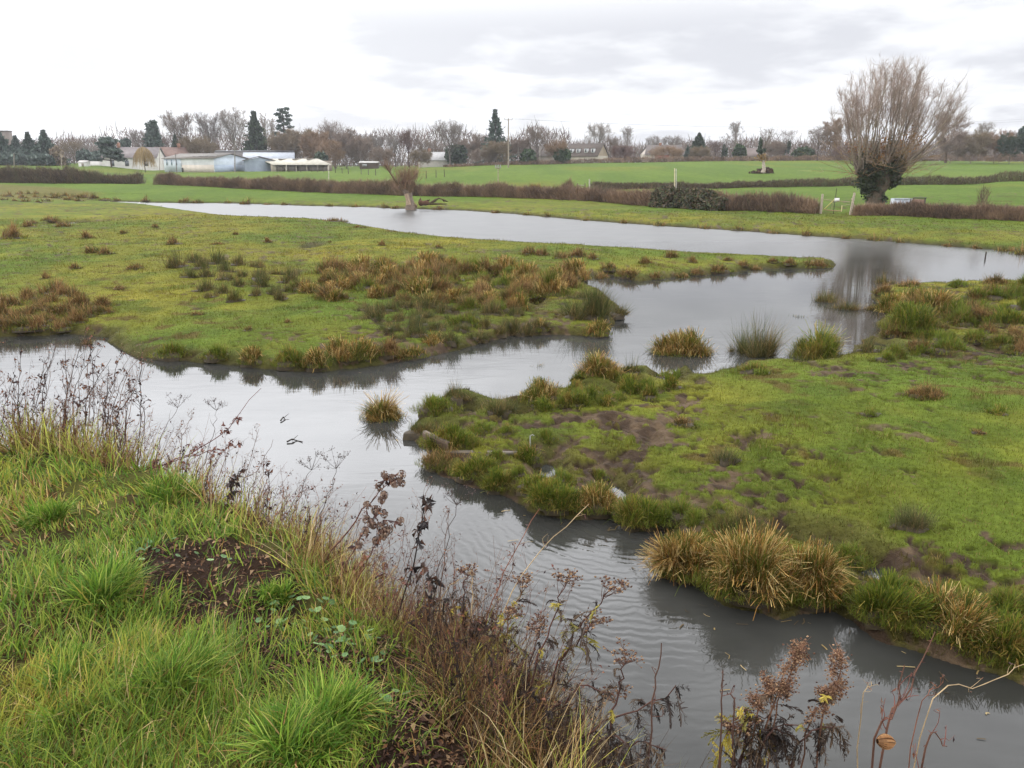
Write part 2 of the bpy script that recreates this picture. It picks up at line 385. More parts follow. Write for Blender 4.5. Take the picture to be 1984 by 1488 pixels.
def mat_water():
    m = bpy.data.materials.new('murky_water'); t, n, l = nt(m)
    b = n['Principled BSDF']; b.inputs['Roughness'].default_value = .015; b.inputs['IOR'].default_value = 1.333
    x = n.new('ShaderNodeTexCoord')
    mp0 = n.new('ShaderNodeMapping'); mp0.inputs['Scale'].default_value = (.7, .7, 1); l.new(x.outputs['Object'], mp0.inputs[0])
    q = n.new('ShaderNodeTexNoise'); q.inputs['Scale'].default_value = 1.; q.inputs['Detail'].default_value = 4; l.new(mp0.outputs[0], q.inputs['Vector'])
    cr = n.new('ShaderNodeValToRGB'); cr.color_ramp.elements[0].position = .35; cr.color_ramp.elements[1].position = .65
    cr.color_ramp.elements[0].color = (.024, .024, .021, 1); cr.color_ramp.elements[1].color = (.042, .042, .038, 1)
    l.new(q.outputs['Fac'], cr.inputs[0]); l.new(cr.outputs[0], b.inputs['Base Color'])
    # ripples: short wind waves whose strength varies over the surface
    def wav(sx, sy, rz, det, dist):
        mp = n.new('ShaderNodeMapping'); mp.inputs['Scale'].default_value = (sx, sy, 1); mp.inputs['Rotation'].default_value = (0, 0, rz); l.new(x.outputs['Object'], mp.inputs[0])
        k = n.new('ShaderNodeTexNoise'); k.inputs['Scale'].default_value = 1; k.inputs['Detail'].default_value = det; k.inputs['Distortion'].default_value = dist; l.new(mp.outputs[0], k.inputs['Vector']); return k
    w1 = wav(3.2, 12, R(18), 2.5, .5); w2 = wav(1.2, 3.2, R(-12), 2, .6)
    am = wav(.22, .3, 0, 2, 0)
    amr = n.new('ShaderNodeMapRange'); amr.inputs[1].default_value = .38; amr.inputs[2].default_value = .68; amr.inputs[3].default_value = .12; amr.inputs[4].default_value = 1.
    l.new(am.outputs['Fac'], amr.inputs[0])
    mu = n.new('ShaderNodeMath'); mu.operation = 'MULTIPLY'; l.new(w1.outputs['Fac'], mu.inputs[0]); l.new(amr.outputs[0], mu.inputs[1])
    m2 = n.new('ShaderNodeMath'); m2.operation = 'MULTIPLY'; m2.inputs[1].default_value = 1.6; l.new(w2.outputs['Fac'], m2.inputs[0])
    ad0 = n.new('ShaderNodeMath'); ad0.operation = 'ADD'; l.new(mu.outputs[0], ad0.inputs[0]); l.new(m2.outputs[0], ad0.inputs[1])
    # a train of curved ripples crossing the channel bend
    rc = at_z(1230, 985); rm = n.new('ShaderNodeMapping'); rm.inputs['Location'].default_value = (-rc[0], -rc[1], 0); l.new(x.outputs['Object'], rm.inputs[0])
    rw = n.new('ShaderNodeTexWave'); rw.wave_type = 'RINGS'; rw.rings_direction = 'SPHERICAL'; rw.inputs['Scale'].default_value = 3.0; rw.inputs['Distortion'].default_value = 7.; rw.inputs['Detail'].default_value = 2; rw.inputs['Detail Scale'].default_value = 1.4; l.new(rm.outputs[0], rw.inputs['Vector'])
    r2 = at_z(1090, 1120); rv = n.new('ShaderNodeVectorMath'); rv.operation = 'DISTANCE'; rv.inputs[1].default_value = (r2[0], r2[1], 0); l.new(x.outputs['Object'], rv.inputs[0])
    rk = n.new('ShaderNodeMapRange'); rk.interpolation_type = 'SMOOTHSTEP'; rk.inputs[1].default_value = .5; rk.inputs[2].default_value = 2.8; rk.inputs[3].default_value = .95; rk.inputs[4].default_value = 0.; l.new(rv.outputs['Value'], rk.inputs[0])
    rmul = n.new('ShaderNodeMath'); rmul.operation = 'MULTIPLY'; l.new(rw.outputs['Fac'], rmul.inputs[0]); l.new(rk.outputs[0], rmul.inputs[1])
    ad = n.new('ShaderNodeMath'); ad.operation = 'ADD'; l.new(ad0.outputs[0], ad.inputs[0]); l.new(rmul.outputs[0], ad.inputs[1])
    bp = n.new('ShaderNodeBump'); bp.inputs['Strength'].default_value = 1.
    sx = n.new('ShaderNodeSeparateXYZ'); l.new(x.outputs['Object'], sx.inputs[0])
    wr = n.new('ShaderNodeMapRange'); wr.inputs[1].default_value = 24; wr.inputs[2].default_value = 44; wr.inputs[3].default_value = .012; wr.inputs[4].default_value = .34; l.new(sx.outputs['Y'], wr.inputs[0]); l.new(wr.outputs[0], b.inputs['Roughness'])
      # the open pond is ruffled more by the wind
    wd = n.new('ShaderNodeMapRange'); wd.inputs[1].default_value = 26; wd.inputs[2].default_value = 42; wd.inputs[3].default_value = .0014; wd.inputs[4].default_value = .0035; l.new(sx.outputs['Y'], wd.inputs[0]); l.new(wd.outputs[0], bp.inputs['Distance'])
    l.new(ad.outputs[0], bp.inputs['Height']); l.new(bp.outputs[0], b.inputs['Normal'])
    return m

# ------------------------------------------------------------------ world, sun, camera
SUN_AZ, SUN_EL = R(-80), R(26)         # azimuth from +Y, towards the left
def make_world():
    w = bpy.data.worlds.new('World'); SC.world = w; w.use_nodes = True
    n, l = w.node_tree.nodes, w.node_tree.links
    bg = n['Background']; bg.inputs['Strength'].default_value = .1
    sky = n.new('ShaderNodeTexSky'); sky.sky_type = 'NISHITA'; sky.sun_disc = False; sky.sun_elevation = SUN_EL; sky.sun_rotation = SUN_AZ
    tc = n.new('ShaderNodeTexCoord'); sp = n.new('ShaderNodeSeparateXYZ'); l.new(tc.outputs['Generated'], sp.inputs[0])
    def M(op, a, b=None, clamp=False):
        k = n.new('ShaderNodeMath'); k.operation = op; k.use_clamp = clamp
        for i, q in enumerate((a, b)):
            if q is None: continue
            if isinstance(q, (int, float)): k.inputs[i].default_value = q
            else: l.new(q, k.inputs[i])
        return k.outputs[0]
    z = M('MAXIMUM', sp.outputs['Z'], 0.)
    den = M('ADD', z, .16)
    cx = M('DIVIDE', sp.outputs['X'], den); cy = M('DIVIDE', sp.outputs['Y'], den)
    cb = n.new('ShaderNodeCombineXYZ'); l.new(cx, cb.inputs[0]); l.new(cy, cb.inputs[1])
    def noise(sc, det, off, dist=0.):
        mp = n.new('ShaderNodeMapping'); mp.inputs['Location'].default_value = off; l.new(cb.outputs[0], mp.inputs[0])
        q = n.new('ShaderNodeTexNoise'); q.inputs['Scale'].default_value = sc; q.inputs['Detail'].default_value = det; q.inputs['Roughness'].default_value = .52; q.inputs['Distortion'].default_value = dist
        l.new(mp.outputs[0], q.inputs['Vector']); return q.outputs['Fac']
    n1 = noise(.75, 7, (3.1, 1.7, 0), .3); n2 = noise(2.1, 6, (8.3, 2.2, 0), .2)
    c = M('ADD', M('MULTIPLY', n1, .58), M('MULTIPLY', n2, .42))
    # bright veil of cloud around the hidden sun
    dv = n.new('ShaderNodeVectorMath'); dv.operation = 'DOT_PRODUCT'; l.new(tc.outputs['Generated'], dv.inputs[0])
    sv = (math.sin(SUN_AZ) * math.cos(SUN_EL), math.cos(SUN_AZ) * math.cos(SUN_EL), math.sin(SUN_EL)); dv.inputs[1].default_value = (math.sin(R(-36)) * .95, math.cos(R(-36)) * .95, .31)
    glow = M('POWER', M('MAXIMUM', dv.outputs['Value'], 0.), 7.)
    mr = n.new('ShaderNodeMapRange'); mr.interpolation_type = 'SMOOTHSTEP'; mr.inputs[1].default_value = .43; mr.inputs[2].default_value = .575; mr.inputs[3].default_value = 7.95; mr.inputs[4].default_value = 10.6
    l.new(M('ADD', c, M('MULTIPLY', glow, .045)), mr.inputs[0])
    ez = n.new('ShaderNodeMapRange'); ez.interpolation_type = 'SMOOTHSTEP'; ez.inputs[1].default_value = .14; ez.inputs[2].default_value = .40; ez.inputs[3].default_value = 1.; ez.inputs[4].default_value = 4.6; l.new(z, ez.inputs[0])
    e2 = n.new('ShaderNodeMapRange'); e2.interpolation_type = 'SMOOTHSTEP'; e2.inputs[1].default_value = .44; e2.inputs[2].default_value = .74; e2.inputs[3].default_value = 1.; e2.inputs[4].default_value = .52; l.new(z, e2.inputs[0])
    el = M('ADD', M('MULTIPLY', ez.outputs[0], e2.outputs[0]), M('MULTIPLY', M('MULTIPLY', glow, ez.outputs[0]), .3))
    val = M('MULTIPLY', mr.outputs[0], el)
    cc = n.new('ShaderNodeMix'); cc.data_type = 'RGBA'; cc.inputs[6].default_value = (.955, .97, 1.05, 1); cc.inputs[7].default_value = (.98, .99, 1.03, 1)
    mr2 = n.new('ShaderNodeMapRange'); mr2.inputs[1].default_value = 7.2; mr2.inputs[2].default_value = 9.8; l.new(val, mr2.inputs[0]); l.new(mr2.outputs[0], cc.inputs[0])
    sc = n.new('ShaderNodeVectorMath'); sc.operation = 'SCALE'; l.new(cc.outputs[2], sc.inputs[0]); l.new(val, sc.inputs['Scale'])
    fin = n.new('ShaderNodeMix'); fin.data_type = 'RGBA'; fin.inputs[0].default_value = .93; l.new(sky.outputs[0], fin.inputs[6]); l.new(sc.outputs[0], fin.inputs[7])
    l.new(fin.outputs[2], bg.inputs['Color'])
    s = bpy.data.lights.new('sun', 'SUN'); s.energy = 1.2; s.angle = R(24); s.color = (1, .95, .87)
    so = bpy.data.objects.new('sun', s); COL.objects.link(so)
    so.rotation_euler = Vector(tuple(-v for v in sv)).to_track_quat('-Z', 'Y').to_euler()
    so.location = (-20, 30, 40)
make_world()
cam = bpy.data.cameras.new('camera'); cam.sensor_width = 36; cam.lens = F / 1984 * 36; cam.clip_start = .05; cam.clip_end = 5000
co = bpy.data.objects.new('camera', cam); COL.objects.link(co); co.location = (0, 0, HC); co.rotation_euler = (math.pi / 2 - PT, 0, 0); SC.camera = co
SC.view_settings.view_transform = 'Standard'; SC.view_settings.look = 'None'; SC.view_settings.exposure = .06; SC.view_settings.gamma = 1.
SC.cycles.max_bounces = 6; SC.cycles.diffuse_bounces = 3; SC.cycles.transparent_max_bounces = 6; SC.cycles.use_denoising = True

# ------------------------------------------------------------------ ground and water
def make_ground():
    NT = 1080
    r = np.concatenate([np.geomspace(1.2, 5, 150, False), np.geomspace(5, 30, 900, False), np.geomspace(30, 1700, 450)]); NR = len(r); th = np.linspace(R(-62), R(62), NT)
    O = (0., -3.5)
    rr, tt = np.meshgrid(r, th, indexing='ij')
    x = (O[0] + rr * np.sin(tt)).ravel(); y = (O[1] + rr * np.cos(tt)).ravel()
    z, sd, sdB, mud = terrain(x, y)
    c = ground_color(x, y, sd, sdB, mud)
    i = (np.arange(NR - 1) * NT)[:, None] + np.arange(NT - 1)[None]
    Q = np.stack([i, i + 1, i + NT + 1, i + NT], -1).reshape(-1, 4)
    o = mesh_obj('ground', np.stack([x, y, z], 1), Q[:, ::-1], mat_ground(), c, smooth=True); tag(o, kind='structure')
    V = [(-70, -6, 0), (70, -6, 0), (70, 115, 0), (-70, 115, 0)]
    w = mesh_obj('water', V, np.array([[0, 1, 2, 3]]), mat_water()); tag(w, kind='structure')
make_ground()
# ------------------------------------------------------------------ grass cover (stuff)
def blades(acc, P, H, az, t0, droop, w, c, k=4, taper=True, twist=None, rg=rng):
    """arched blades. P (n,3) base, H length, az azimuth, t0 initial tilt, droop added tilt, w half width, c (n,3) or (n,k,3)"""
    n = len(P); s = np.linspace(0, 1, k)
    th = t0[:, None] + droop[:, None] * s[None] ** 1.4
    ds = (H / (k - 1))[:, None]
    dr = np.cumsum(np.concatenate([np.zeros((n, 1)), np.sin((th[:, 1:] + th[:, :-1]) / 2) * ds], 1), 1)
    dz = np.cumsum(np.concatenate([np.zeros((n, 1)), np.cos((th[:, 1:] + th[:, :-1]) / 2) * ds], 1), 1)
    pts = np.stack([P[:, None, 0] + dr * np.sin(az)[:, None], P[:, None, 1] + dr * np.cos(az)[:, None], P[:, None, 2] + dz], -1)
    if twist is None: twist = rg.normal(0, .7, n)
    sa = az + math.pi / 2 + twist
    side = np.stack([np.sin(sa), np.cos(sa), np.zeros(n)], 1)
    tp = (1 - s ** 2 * .92) if taper else (1 - .25 * s)
    acc.ribbons(pts, w[:, None] * tp[None], c, side)

def pick(pal, n, rg=rng, p=None, var=.12):
    pal = np.asarray(pal); i = rg.choice(len(pal), n, p=p)
    return pal[i] * (1 + rg.normal(0, var, (n, 1))).clip(.5, 1.6)

def meadow():
    N = 620000
    th = rng.uniform(R(-40), R(42), N); r = np.exp(rng.uniform(math.log(5.5), math.log(62), N))
    x, y = r * np.sin(th), r * np.cos(th)
    z, sd, sdB, mud = terrain(x, y)
    keep = (sd > .02) & (sdB > 2.2) & (rng.random(N) > mud * .93)
    x, y, z, sd, mud, r = x[keep], y[keep], z[keep], sd[keep], mud[keep], r[keep]
    n = len(x)
    c = ground_color(x, y, sd, np.full(n, 9.), mud * 0)[:, :3]
    c = c * np.array([.98, .9, .86]) * (1 + rng.normal(0, .16, (n, 1))).clip(.5, 1.6)
    pale = rng.random(n) < .06; c[pale] = S(150, 128, 84) * rng.uniform(.7, 1.1, (pale.sum(), 1))
    tall = sstep(.1, .9, fbm(x, y, .8, 3, 31))
    h = rng.uniform(.012, .042, n) * (1 + 1.5 * tall) * (1 + r / 80)
    w = rng.uniform(.0025, .005, n) * np.maximum(1, r / 13)
    az = rng.uniform(0, 2 * math.pi, n); t = np.abs(rng.normal(.55, .35, n))
    tip = np.stack([x + h * np.sin(t) * np.sin(az), y + h * np.sin(t) * np.cos(az), z + h * np.cos(t)], 1)
    sa = rng.uniform(0, 2 * math.pi, n); sv = np.stack([np.cos(sa), np.sin(sa), np.zeros(n)], 1) * w[:, None]
    B = np.stack([x, y, z - .004], 1)
    V = np.stack([B - sv, B + sv, tip], 1).reshape(-1, 3)
    o = mesh_obj('meadow_grass', V, np.arange(3 * n).reshape(-1, 3), M_GRASS, np.repeat(c, 3, axis=0))
    tag(o, 'short yellow green grazed grass of the flooded water meadow', 'grass', kind='stuff')

G = [S(92, 128, 46), S(116, 148, 54), S(138, 160, 68), S(156, 170, 80), S(104, 136, 70)]
GY = [S(164, 168, 72), S(184, 176, 90), S(150, 160, 72)]
DRY = [S(190, 164, 116), S(164, 132, 86), S(140, 102, 64), S(204, 184, 138), S(118, 84, 54)]
def bank_grass():
    A = Acc()
    NC = 7200
    th = rng.uniform(R(-52), R(14), NC); r = np.exp(rng.uniform(math.log(1.15), math.log(7.5), NC))
    cx, cy = r * np.sin(th), r * np.cos(th)
    sdB = sdf_poly(BANK, cx, cy); soil = soil_mask(cx, cy)
    fade = sstep(.25, -.15, sdB)
    k = (rng.random(NC) < fade) & (rng.random(NC) > soil * .86)
    cx, cy, r, soil = cx[k], cy[k], r[k], soil[k]; nc = len(cx)
    zone = fbm(cx, cy, .55, 3, 41); zone2 = fbm(cx, cy, .9, 3, 42)
    lean_az = fbm(cx, cy, .7, 2, 43) * 2.6 + rng.normal(0, .7, nc)
    tall = np.clip(.55 + .6 * fbm(cx, cy, .5, 3, 44), .2, 1.3)
    nb = 24
    i = np.repeat(np.arange(nc), nb); n = len(i)
    rad = .045 * np.sqrt(rng.random(n)) * (1 + r[i] * .12); a = rng.uniform(0, 2 * math.pi, n)
    x, y = cx[i] + rad * np.cos(a), cy[i] + rad * np.sin(a); z = hgt(x, y)
    L = (.045 + .10 * tall[i]) * rng.uniform(.45, 1.15, n)
    az = np.where(rng.random(n) < .55, lean_az[i] + rng.normal(0, .5, n), a)
    t0 = np.abs(rng.normal(.35, .25, n)); dr = np.abs(rng.normal(.75, .45, n))
    flat = rng.random(n) < .30
    t0 = np.where(flat, rng.uniform(1., 1.45, n), t0)
    c = pick(G, n)
    yel = rng.random(n) < sstep(-.1, .7, zone)[i] * .75; c[yel] = pick(GY, yel.sum())
    dry = rng.random(n) < (.12 + .45 * sstep(.1, .8, zone2))[i] * np.where(flat, 2.6, .7); c[dry] = pick(DRY, dry.sum())
    w = rng.uniform(.0011, .0030, n) * np.maximum(.9, r[i] / 2.6); c = c * np.array([.98, .92, .8])
    blades(A, np.stack([x, y, z - .01], 1), L, az, t0, dr, w, c, 4)
    o = A.build('bank_grass', M_GRASS); tag(o, 'lush wet green grass matted over the top of the near bank', 'grass', kind='stuff')

def dry_fringe():
    A = Acc()
    Ccr = np.array(CREST[1:-2]); seg = np.linalg.norm(np.diff(Ccr, axis=0), axis=1); cum = np.concatenate([[0], np.cumsum(seg)])
    NC = 2600
    uu = np.concatenate([rng.uniform(0, cum[-1], 900), rng.uniform(cum[2], cum[-2], NC - 900)])
    px = np.interp(uu, cum, Ccr[:, 0]); py = np.interp(uu, cum, Ccr[:, 1])
    off = rng.uniform(-.03, .95, NC)
    # outward normal of the crest
    e = .05; gx = sdf_poly(BANK, px + e, py) - sdf_poly(BANK, px - e, py); gy = sdf_poly(BANK, px, py + e) - sdf_poly(BANK, px, py - e)
    g = np.stack([gx, gy], 1); g /= np.linalg.norm(g, axis=1, keepdims=True) + 1e-9
    cx, cy = px + g[:, 0] * off, py + g[:, 1] * off
    dn = fbm(cx, cy, .5, 3, 51); uu_ = 992 + F * cx / (cy * CP + 1.8 * SP)
    k = (dn > -.35) & (rng.random(NC) < np.interp(uu_, [0, 230, 300, 560, 660, 1000, 1200], [.55, .5, .16, .2, 1, 1, .5])) ; cx, cy, g = cx[k], cy[k], g[k]; nc = len(cx)
    nb = 16; i = np.repeat(np.arange(nc), nb); n = len(i)
    a = rng.uniform(0, 2 * math.pi, n); rad = .07 * np.sqrt(rng.random(n))
    x, y = cx[i] + rad * np.cos(a), cy[i] + rad * np.sin(a); z = hgt(x, y)
    rr = np.hypot(x, y)
    L = rng.uniform(.10, .36, n) * np.clip(.75 + .4 * fbm(cx, cy, .8, 2, 52), .4, 1.2)[i]
    az = np.where(rng.random(n) < .5, a, np.arctan2(g[i, 0], g[i, 1]) + rng.normal(0, .8, n))
    c = pick(DRY, n, p=[.2, .28, .26, .08, .18], var=.22) * .85
    gr = rng.random(n) < np.where(cx[i] < -.9, .5, .22); c[gr] = pick(GY, gr.sum())
    w = rng.uniform(.0009, .0021, n) * np.maximum(.9, rr / 2.6)
    blades(A, np.stack([x, y, z - .01], 1), L, az, np.abs(rng.normal(.4, .3, n)), np.abs(rng.normal(.5, .6, n)), w, c, 5)
    o = A.build('dry_grass', M_DRY); tag(o, 'tangled straw coloured dead grass along the lip of the near bank', 'dry grass', kind='stuff')

def litter():
    A = Acc()
    N = 70000
    th = rng.uniform(R(-45), R(40), N); r = np.exp(rng.uniform(math.log(1.1), math.log(5.5), N))
    x, y = r * np.sin(th), r * np.cos(th)
    sdB = sdf_poly(BANK, x, y); k = (rng.random(N) < np.maximum(soil_mask(x, y), (sdB > -.05) * .8)) & (sdB < 1.1)
    x, y, r = x[k], y[k], r[k]; n = len(x); z = hgt(x, y) + .006
    a = rng.uniform(0, 2 * math.pi, n)
    D = np.stack([np.cos(a), np.sin(a), rng.normal(0, .35, n)], 1); Nn = np.stack([rng.normal(0, .4, n), rng.normal(0, .4, n), np.ones(n)], 1)
    c = pick([S(84, 56, 42), S(60, 42, 34), S(112, 78, 52), S(124, 94, 68), S(50, 36, 30), S(90, 66, 54), S(150, 122, 92)], n, var=.25)
    ln = rng.uniform(.010, .034, n); A.leaves(np.stack([x, y, z], 1), D, Nn, ln, ln * rng.uniform(.15, .6, n), c, .3)
    o = A.build('leaf_litter', M_DRY); tag(o, 'dark brown litter of dead leaves and mown stalks on bare soil', 'leaf litter', kind='stuff')

# ------------------------------------------------------------------ tussocks
PAL = {
 'gold':  ([S(196,160,92),S(168,126,64),S(216,190,126),S(128,92,48)], [S(104,112,44),S(88,100,40),S(126,124,52)], .62),
 'green': ([S(164,146,72),S(150,124,62)], [S(116,128,44),S(98,116,40),S(138,140,52),S(84,102,40)], .25),
 'rush':  ([S(140,118,72),S(112,92,58),S(164,138,88)], [S(84,96,48),S(68,80,42),S(104,110,58),S(88,90,54)], .38),
 'brown': ([S(160,124,78),S(138,102,62),S(182,148,96),S(112,82,52)], [S(112,110,52),S(92,94,46)], .74),
 'low':   ([S(150,134,66),S(132,110,56)], [S(116,132,46),S(128,138,52),S(96,114,42)], .22),
 'grey':  ([S(148,130,88),S(126,106,72)], [S(92,100,58),S(80,88,54),S(108,110,66)], .3),
}
def tussock_parts(kind, w, h, npx, seed, lean_az=None, lean=0., pxm=.004):
    """returns (green Acc, dry Acc, mound Acc) about the origin"""
    rg = np.random.default_rng(seed)
    dryp, grn, fd = PAL[kind]
    n = int(np.clip(npx * {'rush': .7, 'grey': .35}.get(kind, 1.), 70, 4200))
    flat = kind in ('gold', 'green')
    # a tussock is a crowd of small shoot bundles, each with its own height, lean and share of dead leaves
    ns = int(np.clip(2 + w / pxm / 8.5, 3, 34)); Ri = w * .5
    ca = rg.uniform(0, 6.28, ns); cq = np.sqrt(rg.random(ns)); cxs, cys = Ri * .82 * cq * np.cos(ca), Ri * .6 * cq * np.sin(ca)
    hs = rg.uniform(.42, 1.12, ns) * (1.02 - .42 * cq); laz = np.where(rg.random(ns) < .3, np.pi / 2 - ca, rg.uniform(0, 6.28) + rg.normal(0, 1.1, ns)); lt = np.abs(rg.normal(0, .26, ns)) + .16 * cq * {'low': 1.8, 'brown': 1.5, 'rush': 1.3}.get(kind, 1.)
    sub_d = rg.normal(0, .3, ns); own = rg.integers(0, ns, n); rs = .42 * w / math.sqrt(ns)
    x, y = cxs[own] + rg.normal(0, rs, n) * .6, cys[own] + rg.normal(0, rs, n) * .5
    q = np.clip(np.sqrt((x / Ri) ** 2 + (y / (Ri * .75)) ** 2), 0, 1); a = np.arctan2(y, x)
    dome = {'gold': .2, 'green': .2, 'low': .3, 'rush': .06, 'brown': .14, 'grey': .04}[kind] * h
    z = dome * (1 - q ** 2)
    L = (h - dome * .7) * (rg.uniform(.62, 1.08, n) if flat else rg.uniform(.45, 1.2, n)) * hs[own] * {'rush': 1.15, 'brown': 1.2, 'grey': 1.2}.get(kind, 1.12)
    az = np.where(rg.random(n) < .72, laz[own] + rg.normal(0, .75, n), rg.uniform(0, 6.28, n))
    t0 = np.abs(lt[own] + rg.normal(0, {'gold': .2, 'green': .2, 'low': .4, 'rush': .22, 'brown': .4, 'grey': .25}[kind], n))
    dr = np.abs(rg.normal({'gold': .25, 'green': .22, 'low': .6, 'rush': .2, 'brown': .8, 'grey': .2}[kind], .5, n))
    isd = rg.random(n) < np.clip(fd + sub_d[own], .04, .96)
    brk = isd & (rg.random(n) < .3); dr[brk] += rg.uniform(.7, 2.2, brk.sum())
    hang = (q > .72) & (rg.random(n) < .3); t0[hang] += rg.uniform(.3, .8, hang.sum())
    if lean_az is not None:
        m = rg.random(n) < lean; az[m] = lean_az + rg.normal(0, .35, m.sum()); t0[m] += .3
    hw = np.clip(w / math.sqrt(n) * .26, max(.003, pxm * .5), .02) * rg.uniform(.6, 1.3, n) * {'rush': .5, 'grey': .45, 'brown': .8}.get(kind, 1.)
    c = np.where(isd[:, None], pick(dryp, n, rg, var=.2), pick(grn, n, rg, var=.2)) * .85
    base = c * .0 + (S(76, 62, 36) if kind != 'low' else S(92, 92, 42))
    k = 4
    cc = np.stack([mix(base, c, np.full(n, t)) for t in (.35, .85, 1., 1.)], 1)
    P = np.stack([x, y, z - .02], 1)
    A, B, Mo = Acc(), Acc(), Acc()
    for acc, m in ((A, ~isd), (B, isd)):
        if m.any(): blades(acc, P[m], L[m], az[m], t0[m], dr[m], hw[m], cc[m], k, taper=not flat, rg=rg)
    if kind not in ('rush', 'grey'):      # short green skirt that ties the clump to the turf
        m = n // 3; aa = rg.uniform(0, 6.28, m); qq = rg.uniform(.75, 1.25, m); G_ = np.stack([Ri * qq * np.cos(aa), Ri * .75 * qq * np.sin(aa), np.full(m, -.015)], 1)
        blades(A, G_, h * rg.uniform(.12, .38, m), rg.uniform(0, 6.28, m), np.abs(rg.normal(.5, .3, m)), np.abs(rg.normal(.4, .4, m)), np.clip(w / math.sqrt(n) * .22, max(.0026, pxm * .45), .012) * rg.uniform(.6, 1.2, m), pick([S(118, 130, 46), S(100, 116, 42), S(138, 136, 56), S(120, 104, 56)], m, rg, var=.2) * .85, 3, rg=rg)
    nu, nv = 12, 5
    ph = np.linspace(0, 2 * math.pi, nu, endpoint=False); rows = []
    for j in range(nv):
        e = j / (nv - 1) * math.pi / 2; s = math.cos(e) * 1.02 + .02; hh = max(dome * .9, h * .12)
        ir = 1 + .2 * np.sin(ph * 3 + seed) + .12 * np.sin(ph * 5 + 2 * seed)
        rows.append(np.stack([Ri * .8 * s * np.cos(ph) * ir, Ri * .8 * s * np.sin(ph) * ir * .72, np.full(nu, math.sin(e) * hh - .12 * (j == 0))], 1))
    V = np.concatenate(rows); I = np.arange(nv - 1)[:, None] * nu; J = np.arange(nu)[None]; J2 = (J + 1) % nu
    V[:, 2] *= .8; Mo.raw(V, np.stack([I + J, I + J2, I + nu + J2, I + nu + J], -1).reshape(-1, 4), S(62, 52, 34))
    return A, B, Mo
TUS = []
def tussock(u, v, w, h, kind, label, group=None, lean_az=None, lean=0., cat='tussock', name=None, zz=None, dens=1.):
    """u, v front-base pixel; w, h size in photo pixels"""
    p = ground_v(u, v - h * .05 - w * .30 * min(1., (v - 322) / 1540 / .5)) if zz is None else at_z(u, v, zz)
    p[2] = max(p[2], -.05)
    m = mpp(p); W_, H_ = w * m * 1.0, h * m * ((.76 if w > 120 else .86) if kind in ('gold', 'green') else .96)
    nm = name or {'gold': 'sedge_tussock', 'green': 'sedge_tussock', 'rush': 'rush_clump', 'brown': 'sedge_tussock', 'low': 'grass_hummock', 'grey': 'rush_clump'}[kind]
    seed = int(u * 7 + v * 13)
    A, B, Mo = tussock_parts(kind, W_, H_, w * h * .42 * dens, seed, lean_az, lean, m)
    t = thing(nm, label, cat, (0, 0, 0), group); t['_org'] = [0., 0., 0.]
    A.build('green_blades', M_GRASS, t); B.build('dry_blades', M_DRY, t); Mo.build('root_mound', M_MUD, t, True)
    t.location = tuple(float(q) for q in p)
    return t
T = tussock
